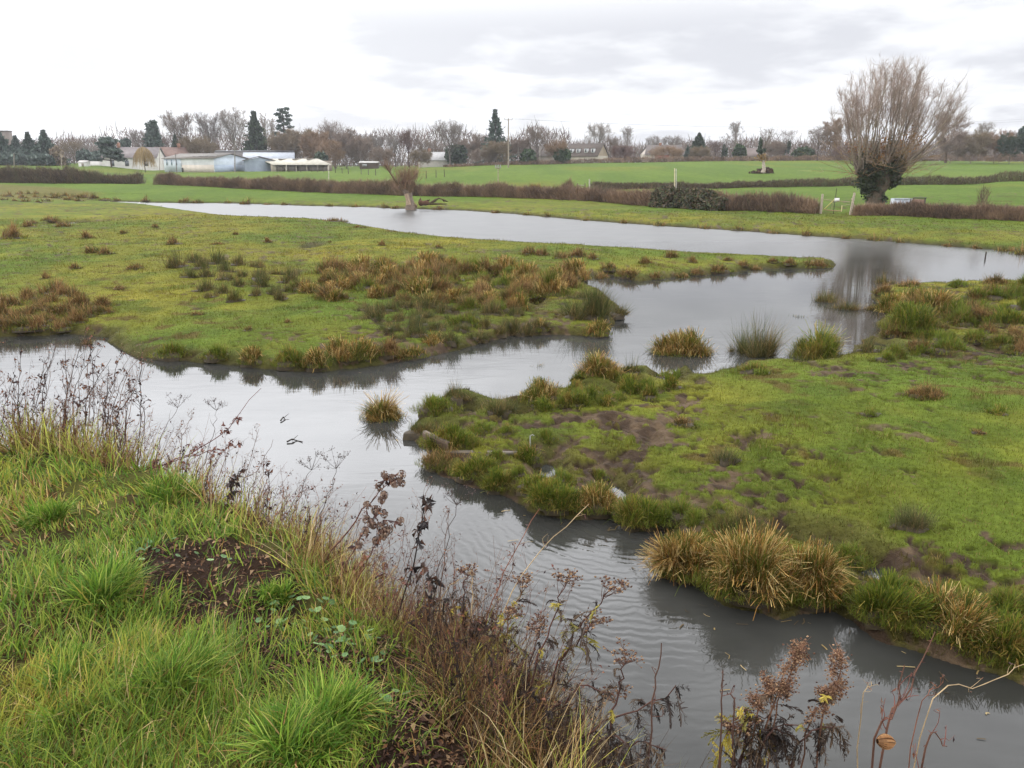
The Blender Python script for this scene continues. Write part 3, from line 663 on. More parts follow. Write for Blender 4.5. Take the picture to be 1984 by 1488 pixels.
# ---- clumps one can point to: (u, v, w, h, kind, label)
LEFT = math.pi * 1.5; RIGHT = math.pi * .5
for a in [
 (740,832,72,70,'gold','golden brown sedge tussock alone in the open channel',None,LEFT,.25),
 (884,785,60,46,'rush','dark spiky rush spraying up behind the green channel bank',None),
 (968,812,62,48,'rush','olive rush clump at the water between the mossy bank and the golden mop',None),
 (1050,790,78,52,'gold','flat topped golden mop of sedge at the muddy channel edge',None),
 (1040,718,36,20,'grey','wisp of pale grass standing in the middle of the channel',None),
 (1160,740,74,54,'gold','yellow and green sedge clump joined to a darker neighbour in the channel',None),
 (1222,735,56,42,'rush','dark green half of the twin clump standing in the channel',None),
 (1218,762,48,42,'green','bright yellow green tuft on the bank below the twin channel clumps',None),
 (1320,704,104,72,'gold','large rusty orange sedge tussock with dark green rim in the water',None),
 (1468,708,96,88,'rush','tall shaggy brown and green rush clump right of the rusty orange tussock',None,RIGHT,.15),
 (1425,690,40,40,'rush','short dark rush at the foot of the shaggy brown clump',None),
 (1582,712,92,78,'green','olive tussock with a raised crown beside the tree reflection',None),
 (1595,594,56,42,'rush','taller of two dark rush clumps in the tree reflection',None),
 (1640,610,64,36,'rush','wider lower rush clump in the tree reflection',None),
 (1552,620,34,14,'rush','flattened dark tuft just above the water of the inner pond',None),
 (1220,540,50,34,'brown','brown sedge tussock standing in the top corner of the inner pond',None),
 (1462,735,74,28,'low','yellow green hummock between the shaggy rush and the pasture',None),
 (1300,748,74,28,'low','mossy hummock in front of the rusty orange tussock',None),
 (1686,690,56,34,'rush','dark grass clump at the wet end of the inner pond',None),
 (1735,612,62,50,'gold','straw topped reed clump at the left of the right bank reed patch',None),
 (1775,598,70,48,'gold','pale blond reeds at the back of the right bank reed patch',None),
 (1760,650,90,70,'green','tall green and straw reed mass in the middle of the right bank patch',None),
 (1808,618,60,58,'gold','blond leaning reeds beside the small bright puddle',None,RIGHT,.4),
 (1800,668,70,34,'green','low green tuft below the blond reeds',None),
 (1715,556,54,24,'rush','olive tuft first on the strip below the upper pond',None),
 (1765,560,48,26,'brown','brown tuft second on the strip below the upper pond',None),
 (1862,560,50,24,'low','yellow green hummock on the strip below the upper pond',None),
 (1930,556,52,30,'brown','golden brown tuft near the right edge of the upper pond shore',None),
 (1580,522,56,24,'brown','brown tuft at the very tip of the grassy spit',None),
 (1395,530,48,24,'brown','brown tuft on the lower shore of the grassy spit',None),
 (1300,503,34,20,'brown','small brown tuft on the upper shore of the spit',None),
 (1865,640,70,40,'low','olive hummock right of the bright puddle',None),
 (1905,610,66,40,'low','olive hummock behind the muddy track at the right',None),
 (1950,640,70,44,'green','green tuft at the right frame edge by the muddy track',None),
 (1840,690,80,34,'low','flat grass clump between puddle and pasture',None),
 (420,700,60,32,'low','yellow green hummock on the left meadow bank facing the bare water',None),
 (330,698,70,30,'low','soft mossy hummock at the left corner of the meadow bank',None),
 (495,712,60,42,'gold','straw and green sedge at the left meadow bank',None),
 (560,716,60,46,'green','yellow green sedge cushion on the left meadow bank',None),
 (612,718,50,52,'gold','upright golden reeds on the left meadow bank',None),
 (680,706,92,54,'gold','broad golden sedge hanging over the left meadow bank',None),
 (745,694,56,46,'brown','brown sedge right of the broad golden one on the left bank',None),
 (795,700,66,30,'gold','low straw tuft dipping in the water at the left bank',None),
 (846,676,54,32,'gold','short straw reeds at the muddy corner of the left bank',None),
 (932,668,34,28,'rush','small dark tuft standing off the left bank',None),
 (900,640,70,36,'low','bright mossy hummock behind the small dark tuft',None),
 (1156,655,50,36,'gold','golden tuft in the water at the foot of the green rushes',None),
 (1042,646,44,26,'gold','small golden tuft at the foot of the reed bed',None),
 (1140,632,110,78,'rush','dense dark green rush stand at the point of the reed bed',None),
 (1185,618,66,34,'rush','long dark rushes leaning out to the right over the pond',None,RIGHT,.7),
 (1135,588,82,28,'rush','dark brush of rushes jutting into the inner pond',None),
 (1072,582,72,60,'gold','tall golden brown reeds above the dark green rush stand',None),
 (1035,570,60,44,'brown','russet reeds in the heart of the reed bed',None),
 (845,812,86,44,'low','mossy yellow green hummock on the channel bank',None),
 (812,855,70,42,'rush','dark green grass clump at the tip of the channel bank',None),
 (872,884,100,52,'green','grassy sedge bank top behind the grey plank',None),
 (860,918,90,44,'brown','brown hanging sedge below the angled plank',None),
 (918,938,84,54,'green','green sedge overhanging the water below the long plank',None),
 (966,958,66,56,'green','yellow green sedge cushion right of the long plank',None),
 (1022,905,54,48,'green','green sedge around the thin stake',None),
 (1030,962,60,46,'green','short green sedge left of the small bright puddle',None),
 (1078,1000,96,74,'green','thick yellow green sedge over its dark reflection',None),
 (1150,1006,92,66,'gold','straw tipped sedge at the right of the thick green clump',None),
 (1238,1032,80,72,'green','round green sedge cushion beside the narrow puddle',None),
 (1302,1030,90,52,'low','dull green hummock behind the round cushion',None),
 (1342,1145,135,130,'gold','large golden cut sedge with long drooping straws in the near water',None),
 (1455,1190,180,150,'gold','largest golden sedge clump hanging over its reflection',None),
 (1566,1192,140,140,'gold','golden sedge at the right end of the large near clump',None),
 (1430,1068,110,70,'rush','dark green rushes behind the large near sedge clump',None),
 (1650,1112,70,60,'low','small mossy green hummock between two muddy puddles',None),
 (1732,1232,140,110,'green','straw tipped green sedge clump by the muddy gully',None),
 (1838,1262,150,120,'gold','blond and green sedge clump in the right foreground',None),
 (1935,1304,140,118,'green','dark green sedge clump at the right frame edge over the water',None),
 (1962,1215,90,70,'low','bright green hummock at the right frame edge above the sedge',None),
 (1765,1050,86,74,'grey','lone grey green rush on the muddy pasture',None),
 (1412,915,56,52,'grey','thin tawny grass tuft on the muddy pasture',None),
 (1326,834,50,26,'brown','little brown tuft on the pasture below the shaggy rush',None),
 (1792,782,80,36,'brown','brown rosette of dead grass on the right pasture',None),
 (1935,812,46,24,'green','small olive tuft at the right of the pasture',None),
 (1895,846,34,18,'brown','tiny brown tuft on the right of the pasture',None),
 (1690,815,50,20,'low','flat yellowish tuft in the middle of the pasture',None),
 (168,674,32,24,'brown','dark tuft alone in the water at the far left',None),
 (285,391,20,16,'brown','round black brown bush at the far pond edge',None),
 (650,432,50,12,'brown','longest dark tuft on the far pond shore of the spit',None),
 (697,443,34,10,'brown','second dark tuft on the far pond shore of the spit',None),
 (758,450,22,8,'brown','small dark tuft third on the far pond shore of the spit',None),
]:
    T(*a)
# ---- kinds met again and again: a few builds of each, then copies
def scatter(spots, kind, label, group, w0, h0, var=5, cat='tussock'):
    """spots: (u, v, scale)"""
    protos = []
    for i, (u, v, s) in enumerate(spots):
        p = ground_v(u, v)
        if p[2] < -.03: p[2] = -.03
        m = mpp(p)
        nm = {'rush': 'rush_clump', 'grey': 'rush_clump', 'low': 'grass_hummock'}.get(kind, 'sedge_tussock')
        if i < var:
            A, B, Mo = tussock_parts(kind, 1., h0 / w0, w0 * h0 * .5, 100 + i * 7 + int(w0), pxm=1. / w0)
            t = thing(nm, label, cat, (0, 0, 0), group); t['_org'] = [0., 0., 0.]
            A.build('green_blades', M_GRASS, t); B.build('dry_blades', M_DRY, t); Mo.build('root_mound', M_MUD, t, True)
            protos.append(t); sc = w0 * s * m; t.location = tuple(map(float, p)); t.scale = (sc, sc, sc); t.rotation_euler = (0, 0, rng.uniform(0, 6.28))
        else:
            sc = w0 * s * m * rng.uniform(.9, 1.1); copy_tree(protos[i % var], p, (sc, sc, sc * rng.uniform(.85, 1.2)), rng.uniform(0, 6.28))
def in_poly(P, n, smin, smax, gap=10):
    P = np.asarray(P, float); out = []
    k = 0
    while len(out) < n and k < 20000:
        k += 1
        u = rng.uniform(P[:, 0].min(), P[:, 0].max()); v = rng.uniform(P[:, 1].min(), P[:, 1].max())
        if sdf_poly(P, np.array([u]), np.array([v]))[0] < 0 and all((u - a) ** 2 + (2 * (v - b)) ** 2 > gap * gap for a, b, _ in out):
            out.append((u, v, rng.uniform(smin, smax)))
    return sorted(out, key=lambda q: q[1])
bed = [(560,560),(640,525),(720,510),(860,512),(1000,520),(1120,532),(1125,552),(1060,560),(1020,600),(960,610),(860,600),(760,580),(660,585)]
scatter(in_poly(bed, 44, .7, 1.25, 30), 'brown', 'dead russet sedge tussock in the crowded reed bed on the left meadow', 'russet tussocks of the reed bed', 56, 34)
scatter(in_poly(bed, 26, .7, 1.2, 40), 'gold', 'straw blond sedge tussock in the crowded reed bed on the left meadow', 'blond tussocks of the reed bed', 50, 32)
scatter(in_poly(bed, 22, .7, 1.1, 40), 'low', 'green hummock between the dead tussocks of the reed bed', 'green hummocks of the reed bed', 54, 26)
scatter(in_poly([(700,600),(860,590),(1010,610),(1060,640),(960,655),(860,665),(760,660)], 26, .7, 1.2, 34), 'rush', 'dark olive rush in the lower wet part of the reed bed', 'olive rushes of the reed bed', 52, 36)
scatter(in_poly([(330,500),(480,505),(560,520),(620,560),(560,588),(420,585),(360,540)], 26, .7, 1.2, 28), 'rush', 'dull green rush clump in the loose patch left of the reed bed', 'rush clumps left of the reed bed', 44, 30)
scatter(in_poly([(-60,575),(60,560),(200,580),(210,612),(130,640),(-60,650)], 24, .8, 1.4, 26), 'brown', 'brown scrubby tuft in the dead growth at the left edge of the meadow', 'dead scrub at the left meadow edge', 50, 28)
scatter(in_poly([(-100,372),(60,374),(190,384),(150,392),(-100,392)], 30, .7, 1.3, 14), 'brown', 'far brown tuft in the rough grass left of the pond', 'far rough tufts left of the pond', 18, 11)
scatter([(58,440,1.),(62,432,.8),(22,462,1.9),(95,428,1.),(185,490,1.4),(210,492,1.1),(262,520,1.1),(170,462,.9),(120,440,1.),(240,452,.7),(340,473,1.),(420,474,.8),(520,470,.6),(300,440,.6),(455,455,.6),(150,520,.8),(230,560,1.1),(90,540,.8),(380,610,.8),(480,640,.9),(560,625,.7),(640,470,.5),(740,476,.7),(850,480,.6)], 'brown', 'scattered small brown tuft on the open left meadow', 'scattered tufts on the left meadow', 32, 18)
scatter([(1025,492,1.2),(1050,494,1.),(1085,500,1.),(1120,498,1.2),(1150,502,.9),(1180,522,1.1),(1100,520,1.1),(1160,540,1.),(1250,510,.9),(1340,508,.7),(1410,505,.6),(1440,515,.8),(1500,508,.7),(1530,512,.8),(1270,540,.9),(1320,538,.9),(1350,532,.9),(1460,523,.8)], 'brown', 'low brown tuft along the grassy spit between the two ponds', 'brown tufts along the spit', 36, 20)
scatter([(1880,580,1.),(1820,585,.9),(1850,610,1.1),(1925,580,1.),(1965,575,1.),(1975,600,1.),(1890,660,1.),(1940,670,1.),(1780,690,1.),(1730,690,.9),(1710,700,.8),(1830,660,.9),(1990,560,.9),(1800,640,.9)], 'low', 'olive grass hummock in the trampled wet corner of the right meadow', 'hummocks of the trampled wet corner', 60, 32)
scatter([(1120,770,.9),(1155,765,1.),(1250,752,.8),(1190,775,.8),(930,835,.9),(980,840,.8),(905,862,.9),(1060,850,.7),(960,885,.8),(1090,930,.9),(1160,925,.8),(1280,985,.9),(1350,1010,1.),(1390,990,.9),(1005,925,.8),(1700,1150,1.),(1900,1200,1.1),(1760,1140,.9)], 'low', 'mossy hummock on the poached muddy ground along the channel', 'mossy hummocks along the channel', 58, 30)
scatter([(360,392,1.),(385,394,1.),(440,394,.8),(480,396,1.2),(520,397,.8),(550,398,.7),(640,400,.8),(690,401,1.),(745,402,.9),(770,403,1.1),(850,406,1.),(960,412,.9),(1020,417,1.),(1060,420,.9),(1140,428,1.1),(1210,433,.9),(1280,438,1.),(1370,443,1.),(1430,447,1.),(1500,453,1.),(1560,457,1.1),(1640,463,1.),(1690,467,1.2),(1740,471,1.),(1830,478,1.2),(1890,482,1.),(1950,488,1.5),(1980,492,1.7),(225,390,.9),(205,388,1.),(180,385,.9),(160,383,.8),(130,388,1.),(108,384,1.)], 'brown', 'brown grass tuft fringing the far shore of the upper pond', 'tufts fringing the far pond shore', 30, 12)
scatter(in_poly([(1690,562),(1990,562),(1990,690),(1760,690),(1700,640)], 26, .7, 1.2, 26), 'brown', 'dead brown sedge tuft in the trampled wet corner of the right meadow', 'brown tufts of the trampled wet corner', 46, 28)
scatter(in_poly([(1120,735),(1330,735),(1300,765),(1110,790),(1010,800),(1000,785)], 14, .7, 1.1, 24), 'green', 'yellow green sedge tuft along the broken edge below the twin channel clumps', 'green tufts of the broken channel edge', 46, 32)
# ---- thick grass tussocks on the near bank
for (u, v, w, h, lab) in [(200,1160,190,130,'dark lush grass tussock at the left of the near bank'),(345,1330,220,140,'grass tussock leaning right in the middle of the near bank'),
    (590,1450,330,170,'largest wet green grass tussock at the bottom of the near bank'),(535,1160,110,70,'fresh yellow green grass tussock beside the bare soil'),
    (660,1395,200,120,'bright grass tussock at the edge of the dark slope'),(90,1010,170,90,'bright green grass tussock at the left frame edge of the bank'),(330,960,200,80,'soft tall grass tussock near the lip of the bank'),(130,1320,190,90,'dark green grass tussock at the lower left')]:
    p = ground_v(u, v); m = mpp(p); Wd, Hd = w * m * .74, h * m * .5; rg = np.random.default_rng(u)
    n = int(w * h * .055) + 220; a = rg.uniform(0, 6.28, n); q = np.sqrt(rg.random(n)); A, B = Acc(), Acc()
    P = np.stack([p[0] + Wd * .3 * q * np.cos(a), p[1] + Wd * .26 * q * np.sin(a), np.zeros(n)], 1); P[:, 2] = hgt(P[:, 0], P[:, 1]) - .01
    x_c = np.cos(a * 1.5 + u) ; L = Hd * rg.uniform(.45, 1.5, n) * (1 + .25 * np.sin(a * 2 + u)); az = np.where(rg.random(n) < .3, np.pi / 2 - a + rg.normal(0, .8, n), np.where(x_c > 0, RIGHT + .9 * math.sin(u), RIGHT + 1.7 + .8 * math.cos(u)) + rg.normal(0, .6, n))
    t0 = .05 + np.abs(rg.normal(.3, .35, n)); dr = np.abs(rg.normal(.9, .65, n)); wd = rg.uniform(.0018, .0042, n)
    c = pick([S(84, 128, 44), S(108, 148, 52), S(130, 164, 64), S(98, 134, 62), S(154, 174, 86)], n, rg, var=.2); d = rg.random(n) < .16; c[d] = pick(GY + DRY[:2], d.sum(), rg)
    t = thing('grass_tussock', lab, 'grass tussock', p)
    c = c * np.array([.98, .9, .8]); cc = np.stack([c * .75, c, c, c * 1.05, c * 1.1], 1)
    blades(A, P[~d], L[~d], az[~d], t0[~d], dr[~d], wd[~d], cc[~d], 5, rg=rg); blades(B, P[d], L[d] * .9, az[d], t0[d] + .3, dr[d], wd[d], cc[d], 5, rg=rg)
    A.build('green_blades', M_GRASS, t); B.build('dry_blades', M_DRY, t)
meadow(); bank_grass(); dry_fringe(); litter()
# ------------------------------------------------------------------ bare trees
def bez(p0, p1, p2, k):
    t = np.linspace(0, 1, k)[:, None]; return (1 - t) ** 2 * p0 + 2 * t * (1 - t) * p1 + t * t * p2
def unit(v): return v / (np.linalg.norm(v) + 1e-9)
def bare_tree(H, W, seed, bole=.22, nl=9, n2=7, n3=6, n4=5, bark=None, twig=None, upright=.5, r0=None, tw=.0018, top=.62, lean=(0, 0), dens=1., base=None):
    """trunk and limbs in one Acc, fine twigs in another; crown fills an ellipsoid"""
    rg = np.random.default_rng(seed); Tk, Cr = Acc(), Acc()
    bark = S(92, 84, 74) if bark is None else bark; twig = [S(118, 104, 94), S(100, 84, 74)] if twig is None else twig
    r0 = H * .022 if r0 is None else r0
    cz = H * top; az_ = H * (1 - top); lo = H * (top - bole) 
    def shell(dirn, q):
        d = unit(dirn); b = az_ if d[2] > 0 else lo
        return np.array([lean[0], lean[1], cz]) + d * np.array([W / 2, W / 2, b]) * q
    tp = np.array([lean[0] * .6 + rg.normal(0, W * .03), lean[1] * .6 + rg.normal(0, W * .03), H * (.5 + .25 * upright)])
    trunk = bez(np.zeros(3) - [0, 0, .2], np.array([rg.normal(0, W * .03), rg.normal(0, W * .03), H * .3]), tp, 8)
    Tk.tube(trunk, np.linspace(r0, r0 * .3, 8) * np.array([1.35] + [1] * 7), bark * rg.uniform(.85, 1.1), 6)
    P2, tws, W2 = [], [], []
    for i in range(nl):
        f = bole / (.5 + .25 * upright) + (1 - bole / (.5 + .25 * upright)) * (i + rg.random() * .6) / nl
        s = trunk[0] + 0; j = f * 7; jj = min(int(j), 6); s = trunk[jj] + (trunk[jj + 1] - trunk[jj]) * (j - jj)
        a = i * 2.4 + rg.normal(0, .4)
        dirn = np.array([math.cos(a), math.sin(a), rg.uniform(-.15, .5) + f * 1.3 * (.6 + upright)])
        e = shell(dirn, rg.uniform(.78, .98))
        m = s + (e - s) * .45 + np.array([0, 0, -.10 * H * (1 - upright) + .02 * H]) + np.array([e[0] - s[0], e[1] - s[1], 0]) * (.12 - .3 * upright)
        L = bez(s, m, e, 7); rl = r0 * .42 * (1 - .5 * f)
        Tk.tube(L, np.linspace(rl, rl * .22, 7), bark * rg.uniform(.8, 1.15), 4)
        for k in range(n2):
            t = .3 + .68 * (k + rg.random()) / n2; j = t * 6; jj = min(int(j), 5); s2 = L[jj] + (L[jj + 1] - L[jj]) * (j - jj)
            d2 = unit(unit(e - s) + rg.normal(0, .75, 3) + np.array([0, 0, .35 * upright + .1]))
            e2 = s2 + d2 * (W * .22 * (1.15 - .5 * t)) * rg.uniform(.6, 1.2)
            q = (e2 - np.array([lean[0], lean[1], cz])) / np.array([W / 2, W / 2, az_ if e2[2] > cz else lo]); qn = np.linalg.norm(q)
            if qn > 1.02: e2 = np.array([lean[0], lean[1], cz]) + q / qn * np.array([W / 2, W / 2, az_ if e2[2] > cz else lo])
            B = bez(s2, (s2 + e2) / 2 + rg.normal(0, W * .015, 3) - [0, 0, W * .01], e2, 4)
            Tk.tube(B, np.linspace(rl * .4, rl * .12, 4), bark * rg.uniform(.85, 1.2), 3)
            for _ in range(n3):
                t3 = rg.uniform(.25, 1); s3 = B[0] + (B[-1] - B[0]) * t3
                d3 = unit(unit(e2 - s2) * .8 + rg.normal(0, .6, 3) + np.array([0, 0, .3]))
                P2.append((s3, d3, W * rg.uniform(.06, .13)))
    s3 = np.array([p[0] for p in P2]); d3 = np.array([p[1] for p in P2]); l3 = np.array([p[2] for p in P2]); n = len(P2)
    bendv = rg.normal(0, .16, (n, 3)); pts = np.stack([s3, s3 + d3 * l3[:, None] * .5 + bendv * l3[:, None], s3 + d3 * l3[:, None]], 1)
    wt = H * tw
    Cr.ribbons(pts, np.array([1.2, .8, .4])[None] * wt, pick(twig, n, rg), rg=rg)
    m4 = int(n * n4 * dens); ii = rg.integers(0, n, m4); tt = rg.uniform(.2, 1, m4)[:, None]
    s4 = s3[ii] + d3[ii] * l3[ii][:, None] * tt; d4 = d3[ii] * .9 + rg.normal(0, .55, (m4, 3)) + np.array([0, 0, .2]); d4 /= np.linalg.norm(d4, axis=1, keepdims=True)
    l4 = W * rg.uniform(.03, .085, m4)[:, None]
    Cr.ribbons(np.stack([s4, s4 + d4 * l4 * .55 + rg.normal(0, .08, (m4, 3)) * l4, s4 + d4 * l4], 1), np.array([.75, .5, .2])[None] * wt, pick(twig, m4, rg), rg=rg)
    return Tk, Cr
def conifer(H, W, seed, cols, bare=.06, shape=.9, sparse=1., droop=.25):
    rg = np.random.default_rng(seed); Tk, Cr = Acc(), Acc()
    Tk.tube([[0, 0, -.2], [0, 0, H * .5], [0, 0, H]], [H * .017, H * .01, H * .002], S(74, 62, 52), 6)
    zz = np.linspace(bare, .985, int(40 * sparse + 12)); B = []
    for z in zz:
        nb = max(4, int(9 * sparse)); rad = W / 2 * ((1 - z) / (1 - bare)) ** shape * rg.uniform(.72, 1.1)
        for a in rg.uniform(0, 6.28) + np.arange(nb) / nb * 6.28:
            B.append((z * H, a + rg.normal(0, .25), max(rad * rg.uniform(.6, 1.12), W * .02)))
    B = np.array(B); n = len(B); m = 9
    i = np.repeat(np.arange(n), m); t = rg.uniform(.12, 1, n * m); a = B[i, 1]; r = B[i, 2] * t
    P = np.stack([r * np.cos(a), r * np.sin(a), B[i, 0] - r * droop + r * t * droop * .5], 1)
    d = np.stack([np.cos(a), np.sin(a), np.full(len(a), -.15)], 1) + rg.normal(0, .55, (len(a), 3)); d /= np.linalg.norm(d, axis=1, keepdims=True)
    L = (W * .035 + .20 * B[i, 2])[:, None] * rg.uniform(.6, 1.25, (len(a), 1))
    Cr.ribbons(np.stack([P, P + d * L * .6 - [0, 0, .03 * W], P + d * L - np.array([0, 0, .1]) * L], 1), np.array([.7, 1., .25])[None] * (W * .016), pick(cols, len(a), rg, var=.2), rg=rg)
    return Tk, Cr
def leafy_mass(acc, c, rad, n, ln, cols, rg, shell_=.55, pw=None):
    """leaf quads spread through an uneven ellipsoid"""
    d = rg.normal(size=(n, 3)); d /= np.linalg.norm(d, axis=1, keepdims=True)
    q = (shell_ + (1 - shell_) * rg.random(n) ** .6) * (1 + .22 * np.sin(d[:, 0] * 4 + c[0] + 3 * d[:, 2]) * np.sin(d[:, 1] * 5 + c[1]) + .1 * np.sin(9 * d[:, 2] + 4 * d[:, 0]))
    acc.quadleaf(np.array(c) + d * q[:, None] * np.array(rad), ln * rg.uniform(.6, 1.4, n), pick(cols, n, rg, var=.25), rg)
def put_tree(name, label, cat, p, Tk, Cr, group=None, crown='crown', mc=None, extra=()):
    t = thing(name, label, cat, (0, 0, 0), group); t['_org'] = [0., 0., 0.]
    Tk.build('trunk', M_BARK, t, True); Cr.build(crown, mc or M_TWIG, t)
    for nm, ac, m in extra: ac.build(nm, m, t)
    t.location = tuple(map(float, p)); return t
BR = [S(140, 124, 112), S(124, 108, 98), S(152, 134, 118)]
GR = [S(150, 140, 132), S(132, 122, 116), S(140, 126, 118)]
OL = [S(148, 132, 106), S(132, 116, 94), S(118, 102, 86)]
RU = [S(148, 122, 98), S(130, 106, 86), S(158, 132, 104)]
PU = [S(122, 100, 94), S(106, 84, 80), S(134, 108, 98)]
PALE = [S(172, 162, 152), S(160, 148, 138)]
DG = [S(66, 80, 62), S(78, 92, 68), S(56, 68, 56)]
DB = [S(80, 96, 86), S(92, 106, 94), S(66, 80, 74)]
MG = [S(64, 84, 48), S(54, 72, 42)]
# (u, top v, width px, Y, kind, palette, label)
TREES = [
 (4,245,46,225,'spruce',DB,'tall dark spruce at the left edge of the photo'),
 (37,262,34,228,'spruce',DB,'dark spruce in front of the square tower'),
 (62,255,38,225,'spruce',DB,'dark spruce in the middle of the left spruce row'),
 (93,251,42,222,'spruce',DB,'pointed dark spruce last in the left spruce row'),
 (20,292,60,219,'shrub',DB,'low dark thicket under the left spruces'),
 (80,296,50,218,'shrub',DB,'low dark thicket beside the last left spruce'),
 (112,285,34,220,'shrub',OL,'brown leafless bush right of the left spruces'),
 (145,272,48,240,'bare',OL,'hazy olive brown tree between spruces and cedar'),
 (128,284,40,262,'bare',GR,'small grey bare tree behind the brown bush'),
 (168,278,34,262,'bare',GR,'thin grey tree left of the cedar'),
 (178,290,44,236,'shrub',DB,'dark bush at the foot of the cedar'),
 (194,283,34,245,'bare',GR,'grey bare tree touching the cedar'),
 (216,262,66,212,'cedar',DB,'spreading dark cedar before the white house'),
 (246,263,30,236,'pine',DB,'dark round pine beside the cedar'),
 (282,284,36,196,'weep',OL,'yellowish weeping willow in front of the white house'),
 (276,250,44,262,'bare',GR,'misty grey tree behind the white house roof'),
 (303,235,36,240,'sequoia',DB,'tall dark column shaped conifer behind the red roof'),
 (312,262,50,246,'bare',PU,'purple brown bare tree at the column conifer'),
 (352,211,72,256,'bare',BR,'large round bare tree left of the pair behind the barn'),
 (345,260,24,252,'spruce',DG,'small dark conifer under the large round bare tree'),
 (386,262,66,244,'bush',OL,'wide brown bush behind the white barn roof'),
 (411,214,62,262,'bare',GR,'tall bare tree in the middle behind the barn'),
 (458,203,66,266,'bare',PALE,'tallest sparse bare tree behind the barn'),
 (500,214,48,246,'spruce',DG,'big dark spruce behind the pale barn roof'),
 (517,213,26,266,'poplar',PALE,'slim pale poplar next to the big dark spruce'),
 (533,222,22,268,'poplar',PALE,'second slim poplar right of the big dark spruce'),
 (555,206,44,260,'tier',DB,'open tiered pine with bare lower stem'),
 (548,255,56,240,'bush',OL,'olive brown bush below the tiered pine'),
 (583,242,66,246,'bush',OL,'tall rounded brown bush behind the cream shed'),
 (612,250,62,236,'bush',RU,'rusty brown bush behind the end of the cream shed'),
 (650,234,72,254,'bare',BR,'broad brown bare tree above the cream shed end'),
 (640,268,50,228,'bush',RU,'dense dark brown bush right of the cream shed'),
 (672,246,50,240,'bush',BR,'brown bush with grey top at the field corner'),
 (622,296,26,222,'shrub',DG,'dark evergreen bush at the shed end'),
 (700,262,50,236,'bush',BR,'brown bush above the little grey hut'),
 (706,256,46,268,'bare',GR,'grey bare tree behind the little grey hut'),
 (733,258,40,264,'bare',GR,'thin grey tree left of the purple beech'),
 (742,284,44,228,'bush',BR,'low brown bush behind the pollard shoots'),
 (766,257,44,262,'bare',GR,'pale grey tree touching the purple beech'),
 (793,250,52,232,'bare',PU,'purple brown beech with dense dark crown'),
 (820,264,36,256,'bare',BR,'small brown tree right of the purple beech'),
 (815,290,44,226,'bush',OL,'olive bush at the foot of the purple beech'),
 (845,272,38,246,'bare',BR,'brown tree over the pale bungalow'),
 (872,231,68,222,'bare',GR,'fine domed bare tree standing at the field edge'),
 (905,268,46,236,'bush',BR,'brown bush right of the fine domed tree'),
 (888,280,40,232,'shrub',DG,'dark green bush behind the fine domed tree'),
 (930,258,46,248,'bare',BR,'hazy brown tree left of the ragged spruce'),
 (960,210,48,226,'ragged',DB,'tall ragged spruce beside the utility pole'),
 (962,272,48,218,'bush',OL,'brown willow bush in front of the ragged spruce'),
 (938,290,50,220,'bush',BR,'brown thicket at the foot of the ragged spruce'),
 (1004,266,44,226,'bush',BR,'brown bush right of the utility pole'),
 (1022,286,34,222,'shrub',MG,'dark ivy bush beneath the ash with dark stem'),
 (1040,243,54,224,'bare',BR,'bare ash with dark stem on the field edge'),
 (1076,272,48,224,'bush',RU,'pinkish brown bush left of the dormer house'),
 (1094,286,24,222,'shrub',MG,'small olive bush against the dormer house'),
 (1158,237,60,262,'bare',PALE,'pale spreading tree rising behind the dormer house roof'),
 (1188,262,40,256,'bare',BR,'brown bare tree right of the dormer house'),
 (1205,282,44,232,'bush',PU,'low purple brown bush right of the dormer house'),
 (1213,244,36,242,'birch',GR,'narrow birch right of the dormer house'),
 (1268,264,46,268,'bare',GR,'left of two round grey trees behind the long bungalow'),
 (1302,263,50,268,'bare',GR,'right of two round grey trees behind the long bungalow'),
 (1290,287,60,234,'bush',RU,'red brown bushes before the long bungalow'),
 (1331,280,12,238,'spruce',DB,'tiny dark spruce next to the black cone conifer'),
 (1352,257,34,240,'cone',DG,'black green cone shaped conifer on the skyline'),
 (1356,284,36,232,'bush',OL,'brown bush in front of the cone conifer'),
 (1384,272,38,250,'bare',PU,'brown round bush tree right of the cone conifer'),
 (1402,262,32,238,'ivy',GR,'tree with dark ivy clad stems left of the tall birch'),
 (1421,232,38,240,'birch',GR,'tall thin birch on the right skyline'),
 (1432,280,22,236,'shrub',MG,'dark ivy stump at the foot of the tall birch'),
 (1496,272,44,240,'bush',BR,'brown bush right of the lone white trunk tree'),
 (1517,248,58,242,'ivy',GR,'hazy bare tree with ivy stem above the brown bush'),
 (1545,284,50,236,'shrub',MG,'dark low bush under the hazy ivy tree'),
 (1583,246,50,228,'bare',BR,'scrubby bare tree left of the great willow'),
 (1608,221,38,232,'bush',RU,'rusty leaved tree left of the great willow'),
 (1640,285,50,228,'bush',PU,'purple brown bush behind the great willow left side'),
 (1690,280,60,234,'bush',BR,'brown bush behind the great willow trunk'),
 (1745,282,60,234,'bush',BR,'brown bush behind the great willow right side'),
 (1832,214,72,212,'bare',RU,'rusty leaved oak right of the great willow'),
 (1840,256,60,206,'bush',BR,'brown bush under the rusty oak'),
 (1880,252,60,204,'bush',OL,'olive brown bush in the right hand thicket'),
 (1898,232,44,250,'bare',PALE,'pale hazy tree behind the right hand thicket'),
 (1925,252,62,206,'bush',RU,'tawny bush in the right hand thicket'),
 (1955,254,46,200,'bush',DG,'dark bush near the right frame edge'),
 (1985,244,44,198,'pine',DB,'dark pine cut by the right frame edge'),
]
